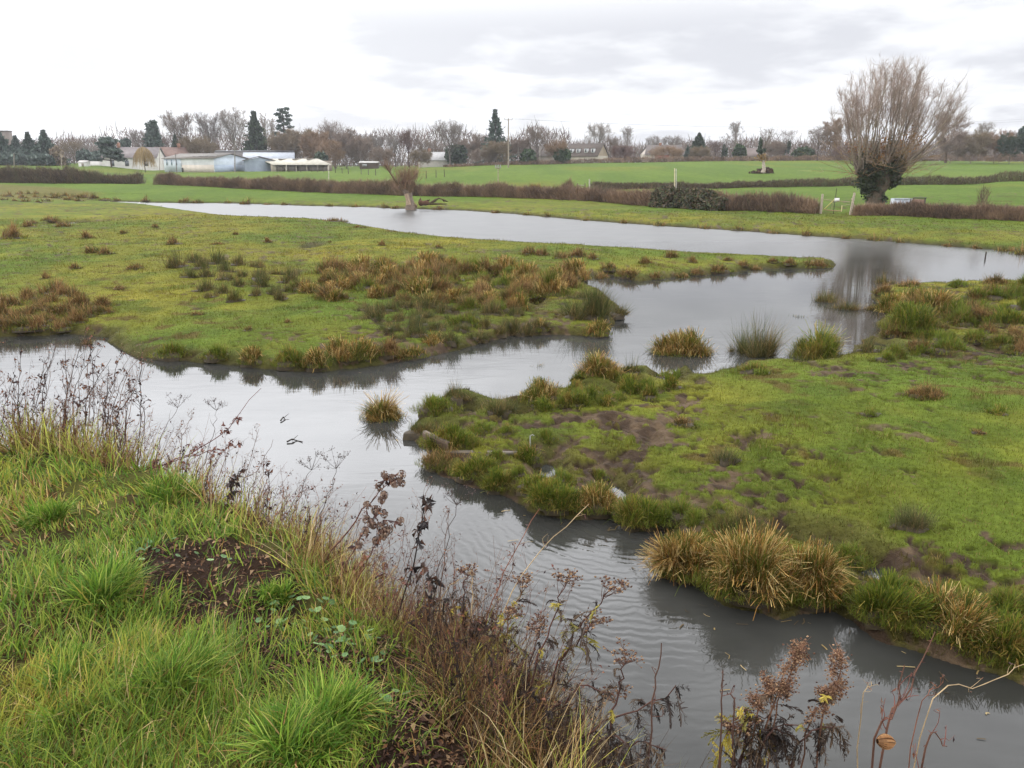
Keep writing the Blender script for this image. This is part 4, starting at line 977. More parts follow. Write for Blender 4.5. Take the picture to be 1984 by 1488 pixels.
def make_tree(i, e, grp=None):
    u, top, wp, Y, kind, pal, lab = e
    p = ground_Y(u, Y); m = mpp(p); t = at_Y(u, top, Y); H = max(t[2] - p[2], 1.5); W = wp * m; sd = 1000 + i
    grp = grp or 'trees and bushes along the skyline'
    rg = np.random.default_rng(sd)
    if kind == 'bare': 
        a = bare_tree(H, W * 1.08, sd, bole=.2, nl=13, n2=9, n3=9, n4=7, twig=np.array(pal) * .82, bark=pal[1] * .5, upright=.4, tw=.0013, top=.58)
        return put_tree('bare_tree', lab, 'tree', p, *a, grp)
    if kind in ('birch', 'poplar'):
        a = bare_tree(H, W, sd, bole=.12, nl=15, n2=7, n3=8, n4=7, twig=pal, bark=pal[0] * .8, upright=1., tw=.0011, top=.5)
        return put_tree(kind + '_tree', lab, 'tree', p, *a, grp)
    if kind == 'ivy':
        a = bare_tree(H, W, sd, bole=.2, nl=9, n2=6, n3=6, n4=4, twig=pal, bark=pal[1] * .7, upright=.6, tw=.0016, top=.58)
        L = Acc()
        for k in range(3): leafy_mass(L, (rg.normal(0, W * .12), 0, H * (.2 + .12 * k)), (W * .06, W * .06, H * .2), 260, .5, DG, rg)
        return put_tree('bare_tree', lab, 'tree', p, *a, grp, extra=[('ivy', L, M_LEAF)])
    if kind == 'bush':
        a = bare_tree(H, W * 1.15, sd, bole=.02, nl=17, n2=9, n3=10, n4=12, twig=pal, bark=pal[1] * .75, upright=.2, tw=.0030, top=.45, r0=H * .009)
        return put_tree('leafless_bush', lab, 'bush', p, *a, grp)
    if kind == 'weep':
        Tk, Cr = bare_tree(H * .9, W * .8, sd, bole=.3, nl=9, n2=5, n3=4, n4=1, twig=pal, bark=S(80, 70, 58), upright=.3, tw=.002)
        n = 620; a_ = rg.uniform(0, 6.28, n); q = np.sqrt(rg.random(n)) * W * .5; z = H * (1 - .35 * (q / (W * .5)) ** 2)
        P = np.stack([q * np.cos(a_), q * np.sin(a_), z], 1); d = np.stack([.2 * np.cos(a_), .2 * np.sin(a_), -np.ones(n)], 1) * (H * rg.uniform(.25, .6, n))[:, None]
        Cr.ribbons(np.stack([P, P + d * .5, P + d], 1), .022, pick([S(164, 142, 100), S(146, 124, 90), S(176, 154, 112)], n, rg), rg=rg)
        return put_tree('weeping_willow', lab, 'tree', p, Tk, Cr, grp)
    if kind == 'shrub':
        Tk, Cr = Acc(), Acc(); Tk.tube([[0, 0, -.2], [0, .1, H * .5]], [.15, .05], S(70, 60, 50), 5)
        for k in range(4): leafy_mass(Cr, (rg.normal(0, W * .2), rg.normal(0, W * .1), H * rg.uniform(.35, .55)), (W * .34, W * .3, H * .45), 420, .7, pal, rg)
        return put_tree('evergreen_bush', lab, 'bush', p, Tk, Cr, grp, mc=M_LEAF)
    if kind in ('spruce', 'ragged', 'cone'):
        a = conifer(H, W * (2. if kind != 'cone' else 1.5), sd, pal, .05 if kind != 'ragged' else .1, {'spruce': 1.05, 'ragged': 1.1, 'cone': .8}[kind], {'spruce': .85, 'ragged': .5, 'cone': 1.9}[kind])
        return put_tree('spruce_tree' if kind != 'cone' else 'conifer_tree', lab, 'tree', p, *a, grp)
    Tk, Cr = Acc(), Acc()
    Tk.tube([[0, 0, -.3], [W * .02, 0, H * .45], [0, 0, H * .95]], [H * .025, H * .018, H * .006], S(78, 66, 56), 6)
    if kind == 'cedar':
        for k in range(26):
            z = H * rg.uniform(.25, .97); a_ = rg.uniform(0, 6.28); r = W * .5 * rg.uniform(.25, .8) * (1.15 - .75 * z / H)
            c = (r * math.cos(a_), r * math.sin(a_), z); Tk.tube([[0, 0, z - .1 * r], [c[0], c[1], z]], [.16, .05], S(70, 60, 52), 4)
            leafy_mass(Cr, c, (W * .18, W * .18, H * .055), 170, .6, pal, rg, .2)
    elif kind == 'pine':
        for k in range(14):
            z = H * rg.uniform(.35, .9); a_ = rg.uniform(0, 6.28); r = W * .28 * rg.random()
            leafy_mass(Cr, (r * math.cos(a_), r * math.sin(a_), z), (W * .22, W * .22, H * .12), 200, .6, pal, rg, .3)
    elif kind == 'sequoia':
        for k in range(16):
            f = k / 15; z = H * (.2 + .72 * f); leafy_mass(Cr, (rg.normal(0, W * .05), 0, z), (W * .5 * (1 - .55 * f ** 2.2), W * .5 * (1 - .55 * f ** 2.2), H * .1), 230, .75, pal, rg, .5)
    elif kind == 'tier':
        for k in range(22):
            f = (k / 22) ** .8; z = H * (.42 + .56 * f); a_ = k * 2.4; r = W * .42 * (1 - .55 * f) * rg.uniform(.5, 1.1); c = (r * math.cos(a_), r * math.sin(a_), z)
            Tk.tube([[0, 0, z - .12 * r], [c[0], c[1], z]], [.1, .04], S(74, 64, 56), 4); leafy_mass(Cr, c, (W * .15, W * .15, H * .025), 80, .6, pal, rg, .2)
    return put_tree({'cedar': 'cedar_tree', 'pine': 'pine_tree', 'sequoia': 'conifer_tree', 'tier': 'pine_tree'}[kind], lab, 'tree', p, Tk, Cr, grp, mc=M_LEAF)
for i, e in enumerate(TREES): make_tree(i, e)
# a backing row of hazy copses far behind
def far_copse():
    A = Acc(); rg = np.random.default_rng(5); n = 60000
    u = rg.uniform(-250, 2250, n); Y = rg.uniform(300, 345, n); x = (u - 992) / F * Y; z = hgt(x, Y)
    hh = (11. + 3.2 * fbm(x, x * 0, 14, 4, 61)) * np.where(u > 1100, .62, 1.) * np.where(u < 120, .8, 1.)
    q = rg.random(n) ** 1.3; P = np.stack([x, Y, z + hh * q * .92], 1)
    d = rg.normal(0, .45, (n, 3)) + np.array([0, 0, 1.]); L = rg.uniform(.8, 2.6, n)[:, None]
    A.ribbons(np.stack([P, P + d * L * .5, P + d * L], 1), np.array([.12, .08, .02])[None], pick(GR + BR + PU, n, rg, var=.15) * .72, rg=rg)
    o = A.build('distant_woodland', M_TWIG); tag(o, 'hazy grey brown woodland closing the skyline behind the trees', 'woodland', kind='stuff')
far_copse()

# ------------------------------------------------------------------ hedges
def hedge(name, pts, label, group, pal, n, thick=1.0, cat='hedge', leaf=False, seed=0, up=.45):
    """pts: (u, Y, top row v) along the foot"""
    rg = np.random.default_rng(seed + 77); Pg = np.array([ground_Y(u, Y) for u, Y, v in pts]); Ht = np.array([at_Y(u, v, Y)[2] for u, Y, v in pts]) - Pg[:, 2]
    s = np.concatenate([[0], np.cumsum(np.linalg.norm(np.diff(Pg[:, :2], axis=0), axis=1))])
    t = rg.uniform(0, s[-1], n); b = np.stack([np.interp(t, s, Pg[:, 0]), np.interp(t, s, Pg[:, 1])], 1); H = np.interp(t, s, Ht)
    tx = np.interp(t + .3, s, Pg[:, 0]) - np.interp(t - .3, s, Pg[:, 0]); ty = np.interp(t + .3, s, Pg[:, 1]) - np.interp(t - .3, s, Pg[:, 1]); ln = np.hypot(tx, ty) + 1e-6
    nx, ny = -ty / ln, tx / ln
    o = rg.uniform(-1, 1, n); q = rg.random(n)
    var = .96 + .24 * fbm(t, t * 0, 3.1, 3, seed + 1) + .12 * fbm(t, t * 0, .8, 2, seed + 2)
    bulge = thick * (.8 + .25 * fbm(t, q * 2, 1.3, 2, seed + 3)) * np.sqrt(np.clip(1 - (q * .9) ** 3, .1, 1))
    x, y = b[:, 0] + nx * o * bulge, b[:, 1] + ny * o * bulge; z = hgt(x, y)
    zb = z + q * H * var * (1 - .25 * o ** 2)
    A = Acc(); shade = fbm(t, q, 1.1, 3, seed + 4)
    if leaf:
        A.quadleaf(np.stack([x, y, zb], 1), rg.uniform(.1, .22, n), pick(pal, n, rg, var=.25), rg)
    else:
        d = rg.normal(0, up, (n, 3)) + np.array([0, 0, 1.]); d[:, 0] += nx * o * .5; d[:, 1] += ny * o * .5; L = (rg.uniform(.16, .42, n) * H.mean() / 1.5)[:, None]
        P = np.stack([x, y, zb - L[:, 0] * .5], 1); P[:, 2] = np.maximum(P[:, 2], z)
        k = np.clip((shade + rg.normal(0, .5, n)) * .5 + .5, 0, .999); c = np.asarray(pal)[(k * len(pal)).astype(int)] * (1 + rg.normal(0, .18, (n, 1))).clip(.5, 1.6)
        wv = .011 * max(1., Pg[:, 1].mean() / 60)
        A.ribbons(np.stack([P, P + d * L * .5, P + d * L], 1), np.array([1., .8, .3])[None] * wv, c, rg=rg)
    ob = A.build(name, M_LEAF if leaf else M_TWIG); tag(ob, label, cat, group); return ob
HP = [S(100, 84, 72), S(118, 98, 82), S(136, 112, 92), S(152, 126, 102)]
HD = [S(84, 72, 62), S(100, 84, 70), S(116, 98, 78), S(92, 88, 66)]
hedge('hedge', [(-160,126,318),(0,125,322),(60,124,321),(130,122,324),(200,121,336),(274,120,338)], 'dark bushy hedge at the far left beyond the pond', 'field hedges', HD, 30000, 1.3, seed=1)
hedge('hedge', [(306,118,336),(400,112,342),(480,108,341),(560,103,343),(620,100,344),(700,96,349),(800,92,352),(900,88,355),(1000,85,358),(1060,82,361),(1120,78,364),(1200,72,368),(1260,68,371),(1330,65,372),(1400,62,373),(1500,59.5,375),(1583,57,379)], 'long clipped red brown hedge running behind the upper pond', 'field hedges', HP, 110000, .95, seed=2)
hedge('hedge', [(1656,55,398),(1700,54,392),(1780,52.5,391),(1880,50.5,393),(1984,48,401),(2150,47,404)], 'red brown hedge in front of the great willow', 'field hedges', HP, 42000, .8, seed=3)
hedge('hedge', [(1148,100,351),(1200,103,353),(1280,106,354),(1350,107,354),(1420,108,351),(1500,109,348),(1600,110,345),(1720,110,343),(1850,108,340),(1984,105,332),(2150,103,328)], 'second darker hedge across the right hand fields', 'field hedges', HD, 42000, .9, seed=4)
hedge('hedge', [(860,211,320),(1000,219,312),(1100,222,308),(1200,225,305),(1400,230,302),(1600,230,301),(1800,230,299),(1984,230,298),(2150,230,298)], 'thin hedge along the top of the green field', 'field hedges', HP, 36000, 1.4, seed=5)
hedge('bramble_thicket', [(1268,66.5,370),(1300,65.2,364),(1340,63.6,362),(1380,61.8,364),(1402,61,380)], 'dark green bramble thicket swallowing part of the long hedge', 'field hedges', [S(70, 78, 50), S(86, 90, 60), S(60, 62, 46), S(112, 96, 74), S(96, 80, 64)], 15000, 1.25, 'thicket', True, seed=6)
hedge('bush', [(1090,83,352),(1106,82.5,348)], 'round brown bush rising over the long hedge beside the small gate', None, HP, 2600, .8, 'bush', seed=7)
hedge('bush', [(1028,86,358),(1046,85.5,352)], 'yellow flecked bush rising out of the long hedge', None, [S(150, 128, 60), S(128, 100, 60), S(170, 146, 66)], 2200, .7, 'bush', seed=8)
hedge('bush', [(1892,52,371),(1908,52,366)], 'small bare sapling bush sticking up above the right hedge', None, HP, 420, .45, 'bush', seed=9)

# ------------------------------------------------------------------ great pollard willow
def great_willow():
    Y = 64.; p = ground_Y(1692, Y); m = mpp(p); rg = np.random.default_rng(11)
    def L(u, v, dy=0): q = at_Y(u, v, Y) - p; q[1] += dy; return q
    t = thing('pollard_willow', 'great pollard willow with ivy covered trunk and fan of bare shoots', 'tree', (0, 0, 0)); t['_org'] = [0., 0., 0.]
    Tk, Cr, Iv, Dr = Acc(), Acc(), Acc(), Acc(); bark = S(104, 92, 78)
    Tk.tube([[0, 0, -.3], L(1696, 375), L(1706, 352), L(1712, 336)], [.62, .58, .85, .75], bark * .8, 9)
    Tk.tube([L(1702, 362), L(1726, 346), L(1742, 330)], [.5, .5, .45], bark * .8, 7)
    heads = [L(1668, 332), L(1690, 322, .4), L(1712, 318, -.5), L(1735, 318, .3), L(1752, 324)]
    for h in heads: Tk.tube([L(1706, 352), h], [.4, .3], bark * .8, 6)
    ends = []
    for i in range(84):
        # limbs open like a vase from the pollard heads, tips on a wide dome
        a = R(176) - R(172) * (i + rg.random()) / 84; dep = rg.uniform(-1, 1); q = rg.uniform(.5, 1.) ** .5; sn_ = math.sin(a)
        tipu = 1735 + (102 if math.cos(a) > 0 else 118) * math.cos(a) * q * math.sqrt(1 - .2 * dep ** 2); tipv = 246 - (122 + 5 * math.sin(7 * a)) * sn_ ** .8 * q * math.sqrt(1 - .15 * dep ** 2) + 10 * max(0, -math.cos(a)) * (1 - sn_)
        e = L(tipu, tipv, dep * 4.4 * q); h = heads[int(np.clip((tipu - 1616) / 244 * 5, 0, 4))] + rg.normal(0, .22, 3)
        d = e - h; sd_ = abs(math.cos(a)); mid = h + d * np.array([.58 + .2 * sd_, .65, .44 - .05 * sd_])
        B = bez(h, mid, e, 9) + np.concatenate([np.zeros((1, 3)), rg.normal(0, .06, (8, 3))]); r = rg.uniform(.035, .075)
        Tk.tube(B, np.linspace(r, .010, 9), pick([S(170, 158, 142), S(156, 142, 128), S(138, 124, 112)], 1, rg)[0], 4)
        ends.append((B, q))
    S3, D3, L3 = [], [], []
    for B, q in ends:
        k = 32; tt = rg.uniform(.3, 1, k) ** .6; j = np.minimum((tt * 8).astype(int), 7); s = B[j] + (B[j + 1] - B[j]) * (tt * 8 - j)[:, None]
        d = (B[j + 1] - B[j]); d /= np.linalg.norm(d, axis=1, keepdims=True); d = d * .9 + rg.normal(0, .5, (k, 3)) + np.array([0, 0, .5])
        S3.append(s); D3.append(d / np.linalg.norm(d, axis=1, keepdims=True)); L3.append(rg.uniform(.4, 1.2, k) * (1.15 - .35 * tt))
    S3, D3, L3 = np.concatenate(S3), np.concatenate(D3), np.concatenate(L3)[:, None]; n = len(S3); tw = [S(168, 152, 142), S(150, 134, 124), S(176, 154, 138)]
    Cr.ribbons(np.stack([S3, S3 + D3 * L3 * .5 + rg.normal(0, .06, (n, 3)), S3 + D3 * L3], 1), np.array([.009, .007, .003])[None], pick(tw, n, rg), rg=rg)
    m4 = n * 6; i = rg.integers(0, n, m4); s = S3[i] + D3[i] * L3[i] * rg.uniform(.2, 1, (m4, 1)); d = D3[i] + rg.normal(0, .38, (m4, 3)); d /= np.linalg.norm(d, axis=1, keepdims=True); l4 = rg.uniform(.25, .75, (m4, 1))
    Cr.ribbons(np.stack([s, s + d * l4 * .5 + rg.normal(0, .03, (m4, 3)), s + d * l4], 1), np.array([.0065, .0052, .0025])[None], pick(tw, m4, rg), rg=rg)
    for k in range(150):   # low wispy shoots spilling from the head
        h = heads[rg.integers(0, 5)] + rg.normal(0, .45, 3) * [1, 1, .6] - [0, 0, .3]; sgn = rg.choice([-1, 1], p=[.4, .6]); a = rg.uniform(.05, 1.25); Ln = rg.uniform(1.2, 4.4)
        e = h + Ln * np.array([sgn * math.cos(a), rg.normal(0, .5), math.sin(a)]); B = bez(h, h + (e - h) * .5 + [0, 0, .35 * rg.normal()], e, 5)
        Tk.tube(B, np.linspace(.026, .006, 5), pick([S(168, 140, 100), S(140, 112, 82), S(120, 100, 78)], 1, rg)[0], 3)
        kk = 10; tt = rg.uniform(.3, 1, kk); s = h + (e - h) * tt[:, None]; d = (e - h) / Ln + rg.normal(0, .4, (kk, 3)); l = rg.uniform(.3, .9, (kk, 1))
        Cr.ribbons(np.stack([s, s + d * l * .5, s + d * l], 1), np.array([.009, .007, .003])[None], pick(tw + [S(166, 136, 96)], kk, rg), rg=rg)
    for (u, v, a, b, n_) in [(1693,372,20,22,1300),(1690,352,30,24,2000),(1722,352,22,14,900),(1706,332,38,20,1700),(1668,318,9,24,450),(1690,310,8,26,420),(1724,305,9,36,620),(1700,388,18,10,500),(1742,318,10,20,400)]:
        leafy_mass(Iv, L(u, v), (a * m, max(.5, a * m * .8), b * m), n_, .16, [S(46, 58, 34), S(58, 70, 42), S(36, 44, 28), S(74, 78, 52)], rg, .45)
    for (u, v, a, b, n_) in [(1712,288,44,28,420),(1770,268,26,22,220),(1656,282,20,18,140)]:
        leafy_mass(Dr, L(u, v), (a * m, 1.2, b * m), n_, .13, [S(150, 108, 64), S(132, 92, 56), S(170, 126, 76)], rg, .1)
    Tk.build('trunk', M_BARK, t, True); Cr.build('twigs', M_TWIG, t); Iv.build('ivy', M_LEAF, t); Dr.build('dead_leaves', M_LEAF, t)
    t.location = tuple(map(float, p))
great_willow()
def small_pollard():
    Y = 69.5; p = ground_Y(794, Y); m = mpp(p); rg = np.random.default_rng(12)
    def L(u, v, dy=0): q = at_Y(u, v, Y) - p; q[1] += dy; return q
    t = thing('pollard_willow', 'small pollard willow with torn pale trunk on the pond shore', 'tree', (0, 0, 0)); t['_org'] = [0., 0., 0.]
    Tk, Wd, Cr = Acc(), Acc(), Acc(); bk = S(120, 100, 80)
    Tk.tube([L(796, 400) - [0, 0, .3], L(795, 397), L(793, 386), L(790, 374), L(788, 366)], [.5, .42, .31, .36, .44], S(122, 108, 96), 9)
    Wd.tube([L(793, 397, -.28), L(791, 386, -.24), L(788, 375, -.26)], [.24, .2, .2], S(160, 140, 116), 6)
    Tk.tube([L(800, 398), L(808, 400)], [.3, .12], bk, 6)
    hd = [L(776, 358), L(784, 352, .3), L(792, 354, -.3), L(800, 352)]
    for h in hd: Tk.tube([L(790, 372), h], [.36, .3], bk * .75, 7)
    Tk.tube([L(780, 362), L(766, 350), L(757, 336), L(750, 326)], [.17, .12, .09, .05], S(110, 96, 72), 5)
    Tk.tube([L(782, 372), L(772, 360)], [.12, .05], S(170, 150, 124), 5)
    P, D, Ln = [], [], []
    n = 380
    for k in range(n):
        h = hd[rg.integers(0, 4)] + rg.normal(0, .28, 3); 
        if k % 6 == 0: h = L(757, 336) + (L(750, 326) - L(757, 336)) * rg.random()
        d = np.array([rg.normal(0, .42), rg.normal(0, .35), 1.]) + np.array([h[0] * .22, h[1] * .2, 0]); P.append(h); D.append(unit(d)); Ln.append(rg.uniform(.35, 1.45) * (.75 if k % 6 == 0 else 1))
    P, D, Ln = np.array(P), np.array(D), np.array(Ln)[:, None]
    cl = [S(148, 116, 94), S(130, 100, 84), S(158, 130, 102), S(112, 90, 78)]
    Cr.ribbons(np.stack([P, P + D * Ln * .5 + rg.normal(0, .06, (n, 3)), P + D * Ln], 1), np.array([.012, .009, .004])[None], pick(cl, n, rg), rg=rg)
    m4 = n * 5; i = rg.integers(0, n, m4); s = P[i] + D[i] * Ln[i] * rg.uniform(.1, 1, (m4, 1)); d = D[i] + rg.normal(0, .35, (m4, 3)); l = rg.uniform(.15, .5, (m4, 1))
    Cr.ribbons(np.stack([s, s + d * l * .5, s + d * l], 1), np.array([.007, .006, .002])[None], pick(cl, m4, rg), rg=rg)
    Tk.build('trunk', M_BARK, t, True); Wd.build('torn_wood', M_WOOD, t, True); Cr.build('twigs', M_TWIG, t); t.location = tuple(map(float, p))
    # fallen branch and rotten log beside it
    q = ground_Y(836, 69.5); t = thing('fallen_log', 'rotten dark log lying right of the small pollard', 'log', q); A, B = Acc(), Acc()
    Lq = lambda u, v, dy=0: at_Y(u, v, 69.5) + np.array([0, dy, 0])
    A.tube([Lq(811, 394), Lq(815, 393), Lq(820, 393.5), Lq(826, 393), Lq(832, 394)], [.16, .27, .19, .24, .12], S(96, 70, 54), 9); A.tube([Lq(814, 390), Lq(815, 383)], [.16, .02], S(80, 58, 46), 5); A.tube([Lq(824, 391), Lq(833, 387)], [.14, .03], S(70, 52, 42), 5)
    A.build('log', M_WOOD, t, True)
    for l in ([(834,394),(842,388),(850,384),(857,386),(861,392)], [(832,395),(850,395),(866,395)], [(845,388),(838,393)], [(858,387),(868,391)]):
        B.tube([Lq(a, b) for a, b in l], np.linspace(.11, .03, len(l)), S(84, 72, 54), 5)
    B.build('branch', M_WOOD, t, True)
small_pollard()
def lone_tree():
    Y = 150.; p = ground_Y(1479, Y); m = mpp(p); rg = np.random.default_rng(13)
    def L(u, v, dy=0): q = at_Y(u, v, Y) - p; q[1] += dy; return q
    H = L(1479, 243)[2]
    Tk, Cr = bare_tree(H, 44 * m, 21, bole=.42, nl=9, n2=6, n3=6, n4=4, twig=GR, bark=S(120, 110, 100), upright=.5, tw=.0016, r0=.2)
    Tk.tube([L(1479, 331) - [0, 0, .3], L(1480, 326), L(1479, 312), L(1478, 300), L(1476, 286)], [.5, .34, .25, .2, .14], S(172, 160, 144), 8)
    Iv, Hp = Acc(), Acc()
    leafy_mass(Iv, L(1473, 284), (3 * m, .4, 15 * m), 320, .35, DG, rg); leafy_mass(Iv, L(1475, 292), (8 * m, .6, 4 * m), 200, .35, DG, rg)
    Lf = Acc(); leafy_mass(Lf, L(1476, 305), (11 * m, .9, 8 * m), 240, .3, [S(160, 128, 72), S(136, 108, 66)], rg, .1)
    t = put_tree('lone_tree', 'lone pale trunked tree on a mound of prunings in the green field', 'tree', p, Tk, Cr, None, extra=[('ivy', Iv, M_LEAF), ('dead_leaves', Lf, M_LEAF)])
    q = ground_Y(1482, Y + .9); Hp = Acc()
    leafy_mass(Hp, q + [0, 0, .25], (15 * m, 1.2, 8 * m), 900, .4, [S(84, 66, 52), S(66, 54, 44), S(104, 80, 60)], rg, .2)
    leafy_mass(Hp, q + [-1.6, 0, .1], (14 * m, .9, 3 * m), 300, .35, [S(84, 66, 52), S(66, 54, 44)], rg, .2)
    o = Hp.build('brush_pile', M_TWIG); tag(o, 'dark heap of cut brush around the foot of the lone pale tree', 'brush pile')
lone_tree()
# ------------------------------------------------------------------ buildings
def prism(acc, A, B, depth_vec, z0, ze, zr, cw, over=.35):
    pass
def gable_house(name, label, cat, c, L, Wd, eave, ridge, rz, cw, cr, hip=0., roof_t=.16, over=.35, group=None, gable=None, chim=()):
    """long axis = local x. returns root and a placing function"""
    t = thing(name, label, cat, c, group); cs, sn = math.cos(rz), math.sin(rz); c = np.asarray(c, float)
    def G(x, y, z): return c + np.array([x * cs - y * sn, x * sn + y * cs, z])
    A = Acc(); hx, hy = L / 2, Wd / 2
    V = [G(-hx, -hy, -.6), G(hx, -hy, -.6), G(hx, hy, -.6), G(-hx, hy, -.6), G(-hx, -hy, eave), G(hx, -hy, eave), G(hx, hy, eave), G(-hx, hy, eave)]
    A.raw(V, [[0, 1, 5, 4], [1, 2, 6, 5], [2, 3, 7, 6], [3, 0, 4, 7]], cw)
    A.build('wall', M_WALL, t)
    g = Acc(); gc = cw if gable is None else gable
    for sx in (-1, 1):
        g = Acc(); x = sx * (hx + .003); g.V.append(np.array([G(x, -hy, eave - .02), G(x, hy, eave - .02), G(x - sx * hip, 0, ridge - roof_t)])); g.T.append(np.array([[0, 1, 2]]) + g.n); g.C.append(np.tile(gc, (3, 1))); g.n += 3; g.build('gable', M_WALL, t)
    Rf = Acc(); ox = hx + over; k = (ridge - eave) / hy; oy = hy + over; ze = eave - over * k
    for sy in (-1, 1):
        a = [G(-ox, sy * oy, ze), G(ox, sy * oy, ze), G(ox - hip, 0, ridge), G(-ox + hip, 0, ridge)]; b = [v + [0, 0, roof_t] for v in a]
        Rf.raw(a + b, [[0, 1, 2, 3], [4, 5, 6, 7], [0, 1, 5, 4], [1, 2, 6, 5], [3, 0, 4, 7], [2, 3, 7, 6]], cr)
    rf = Rf.build('roof', M_ROOF, t)
    rf['_org'] = t['_org']
    for (x, h) in chim:
        C = Acc(); C.box(G(x, 0, ridge + h / 2 - .2), (.7, .6, h + .6), S(140, 104, 86), rz); C.build('chimney', M_WALL, rf)
    return t, G, rf
def panel(t, G, name, x0, x1, z0, z1, y, colr, mat, rz, th=.06, sub=None):
    A = Acc(); p = G((x0 + x1) / 2, y, (z0 + z1) / 2); A.box(p, (x1 - x0, th, z1 - z0), colr, rz); o = A.build(name, mat, t); o['_org'] = t['_org']; return o
def farm():
    # white and pale blue barn seen on its corner
    Y = 196.; p0 = ground_Y(416, Y); m = mpp(p0)
    rz = R(-24); L_, Wd = 16., 11.5; cs, sn = math.cos(rz), math.sin(rz)
    # front right corner of the long wall stands at u = 416
    corner = p0; c = corner - np.array([L_ / 2 * cs + Wd / 2 * sn, L_ / 2 * sn - Wd / 2 * cs, 0]); c[2] = p0[2] - .2
    # the gable end is turned to the camera on the right: a long axis that runs back left
    t, G, rf = gable_house('barn', 'white barn with grey fibre roof and pale blue gable end', 'barn', c, L_, Wd, 3.4, 4.5, rz, S(214, 216, 214), S(112, 106, 98), gable=S(190, 200, 208))
    panel(t, G, 'blue_cladding', -7.9, -2.3, .0, 3.3, -5.81, S(200, 210, 214), M_WALL, rz)
    panel(t, G, 'low_wall', -2.2, 7.9, .0, 1.9, -5.80, S(206, 196, 182), M_WALL, rz)
    for x in (-6.9, -5.3, -3.7): panel(t, G, 'window', x - .16, x + .16, 1.8, 3.1, -5.87, S(120, 140, 152), M_GLASS, rz)
    panel(t, G, 'door', -2.25, -1.75, 0, 1.2, -5.87, S(60, 60, 58), M_WALL, rz)
    for x in (0., 2.2, 4.2, 6.2): 
        A = Acc(); k = 1.1 / 5.75; yy = -3.6; A.box(G(x, yy, 3.4 + (5.75 + yy) * k + .2), (1.2, 1.3, .05), S(226, 228, 228), rz); o = A.build('skylight', M_METAL, rf)
    A = Acc(); A.box(G(8.03, 0, 1.7), (.05, 11.4, 3.4), S(190, 200, 208), rz); A.build('gable_cladding', M_WALL, t)
    A = Acc(); A.box(G(8.08, 0, .95), (.06, 11.4, 1.9), S(168, 180, 194), rz); A.build('gable_base', M_WALL, t)
    # high barn behind, dark face and pale roof
    p = ground_Y(524, 222.); hz = lambda v: at_Y(500, v, 222.)[2] - p[2] + .2
    t, G, rf = gable_house('barn', 'high barn behind with dark end and pale metal roof', 'barn', p + [0, 0, -.2], 12.5, 13, hz(309), hz(296.5), R(14), S(206, 200, 190), S(166, 172, 180), gable=S(196, 184, 170))
    p = ground_Y(497, 236.); hz = lambda v: at_Y(500, v, 236.)[2] - p[2] + .2
    t, G, rf = gable_house('barn', 'dark roofed barn showing its slate slope above the white barn', 'barn', p + [0, 0, -.2], 21, 12, hz(306), hz(294), R(12), S(190, 180, 166), S(64, 58, 54), gable=S(190, 178, 164))
    A = Acc(); A.box(G(0, 0, hz(294) + .22), (21.4, .5, .12), S(200, 204, 208), R(12)); A.build('ridge_cap', M_METAL, rf)
    # blue link shed
    p = ground_Y(503, 203.); t, G, rf = gable_house('shed', 'small grey blue shed between the barn and the cream roofed shelter', 'shed', p + [0, 0, -.2], 5.2, 7, 2.7, 3.6, R(-70), S(150, 160, 172), S(84, 80, 78), gable=S(160, 170, 182))
    # long open shelter with cream sheet roof
    Y = 198.; a, b = ground_Y(517, Y), ground_Y(638, Y); m = mpp(a); L_ = b[0] - a[0]; c = (a + b) / 2; c[2] = min(a[2], b[2])
    t = thing('cattle_shelter', 'long low cattle shelter with cream sheet roof', 'shelter', c); zr = at_Y(580, 308.5, Y + 6)[2]; ze = at_Y(580, 319.5, Y - 1)[2]
    A = Acc(); x0, x1 = a[0] - .4, b[0] + .8
    bx0 = at_Y(503, 308, Y + 6)[0]; bx1 = at_Y(616, 308, Y + 6)[0]
    Vq = [np.array([at_Y(529, 319, Y - 1)[0], Y - 1, ze]), np.array([x1, Y - 1, ze]), np.array([bx1, Y + 6, zr]), np.array([bx0, Y + 6, zr])]; A.raw(Vq + [v + [0, 0, .14] for v in Vq], [[0, 1, 2, 3], [4, 5, 6, 7], [0, 1, 5, 4], [1, 2, 6, 5], [2, 3, 7, 6], [3, 0, 4, 7]], S(188, 182, 166)); rf = A.build('roof', M_ROOF, t); rf['_org'] = t['_org']
    for k in range(4):
        xx = bx0 + (bx1 - bx0) * (.18 + .24 * k); A = Acc(); A.box((xx, Y + 4.6, zr - .05), (.12, 2.4, .3), S(110, 104, 92), R(-38)); A.build('roof_seam', M_METAL, rf)
    A = Acc(); A.box(((x0 + x1) / 2 + 1.5, Y + 4.5, c[2] + 1.), (L_ - 4, .2, 3.), S(146, 134, 122)); A.build('back_wall', M_WALL, t)
    A = Acc(); A.box((a[0] + 1.4, Y + 1.2, c[2] + .7), (1.4, .25, 2.6), S(186, 174, 156)); A.build('end_wall', M_WALL, t)
    for k in range(6):
        A = Acc(); A.box((a[0] + 2.2 + (L_ - 2.4) * k / 5, Y - .4, (c[2] + ze) / 2 - .3), (.22, .22, ze - c[2] + .5), S(176, 166, 152)); A.build('post', M_WOOD, t)
    for k in range(5):
        A = Acc(); A.box((a[0] + 2.2 + (L_ - 2.4) * (k + .5) / 5, Y + .2, c[2] + .8), ((L_ - 2.4) / 5 - .5, .1, 1.6), S(132, 122, 114)); A.build('feed_panel', M_WOOD, t)
farm()
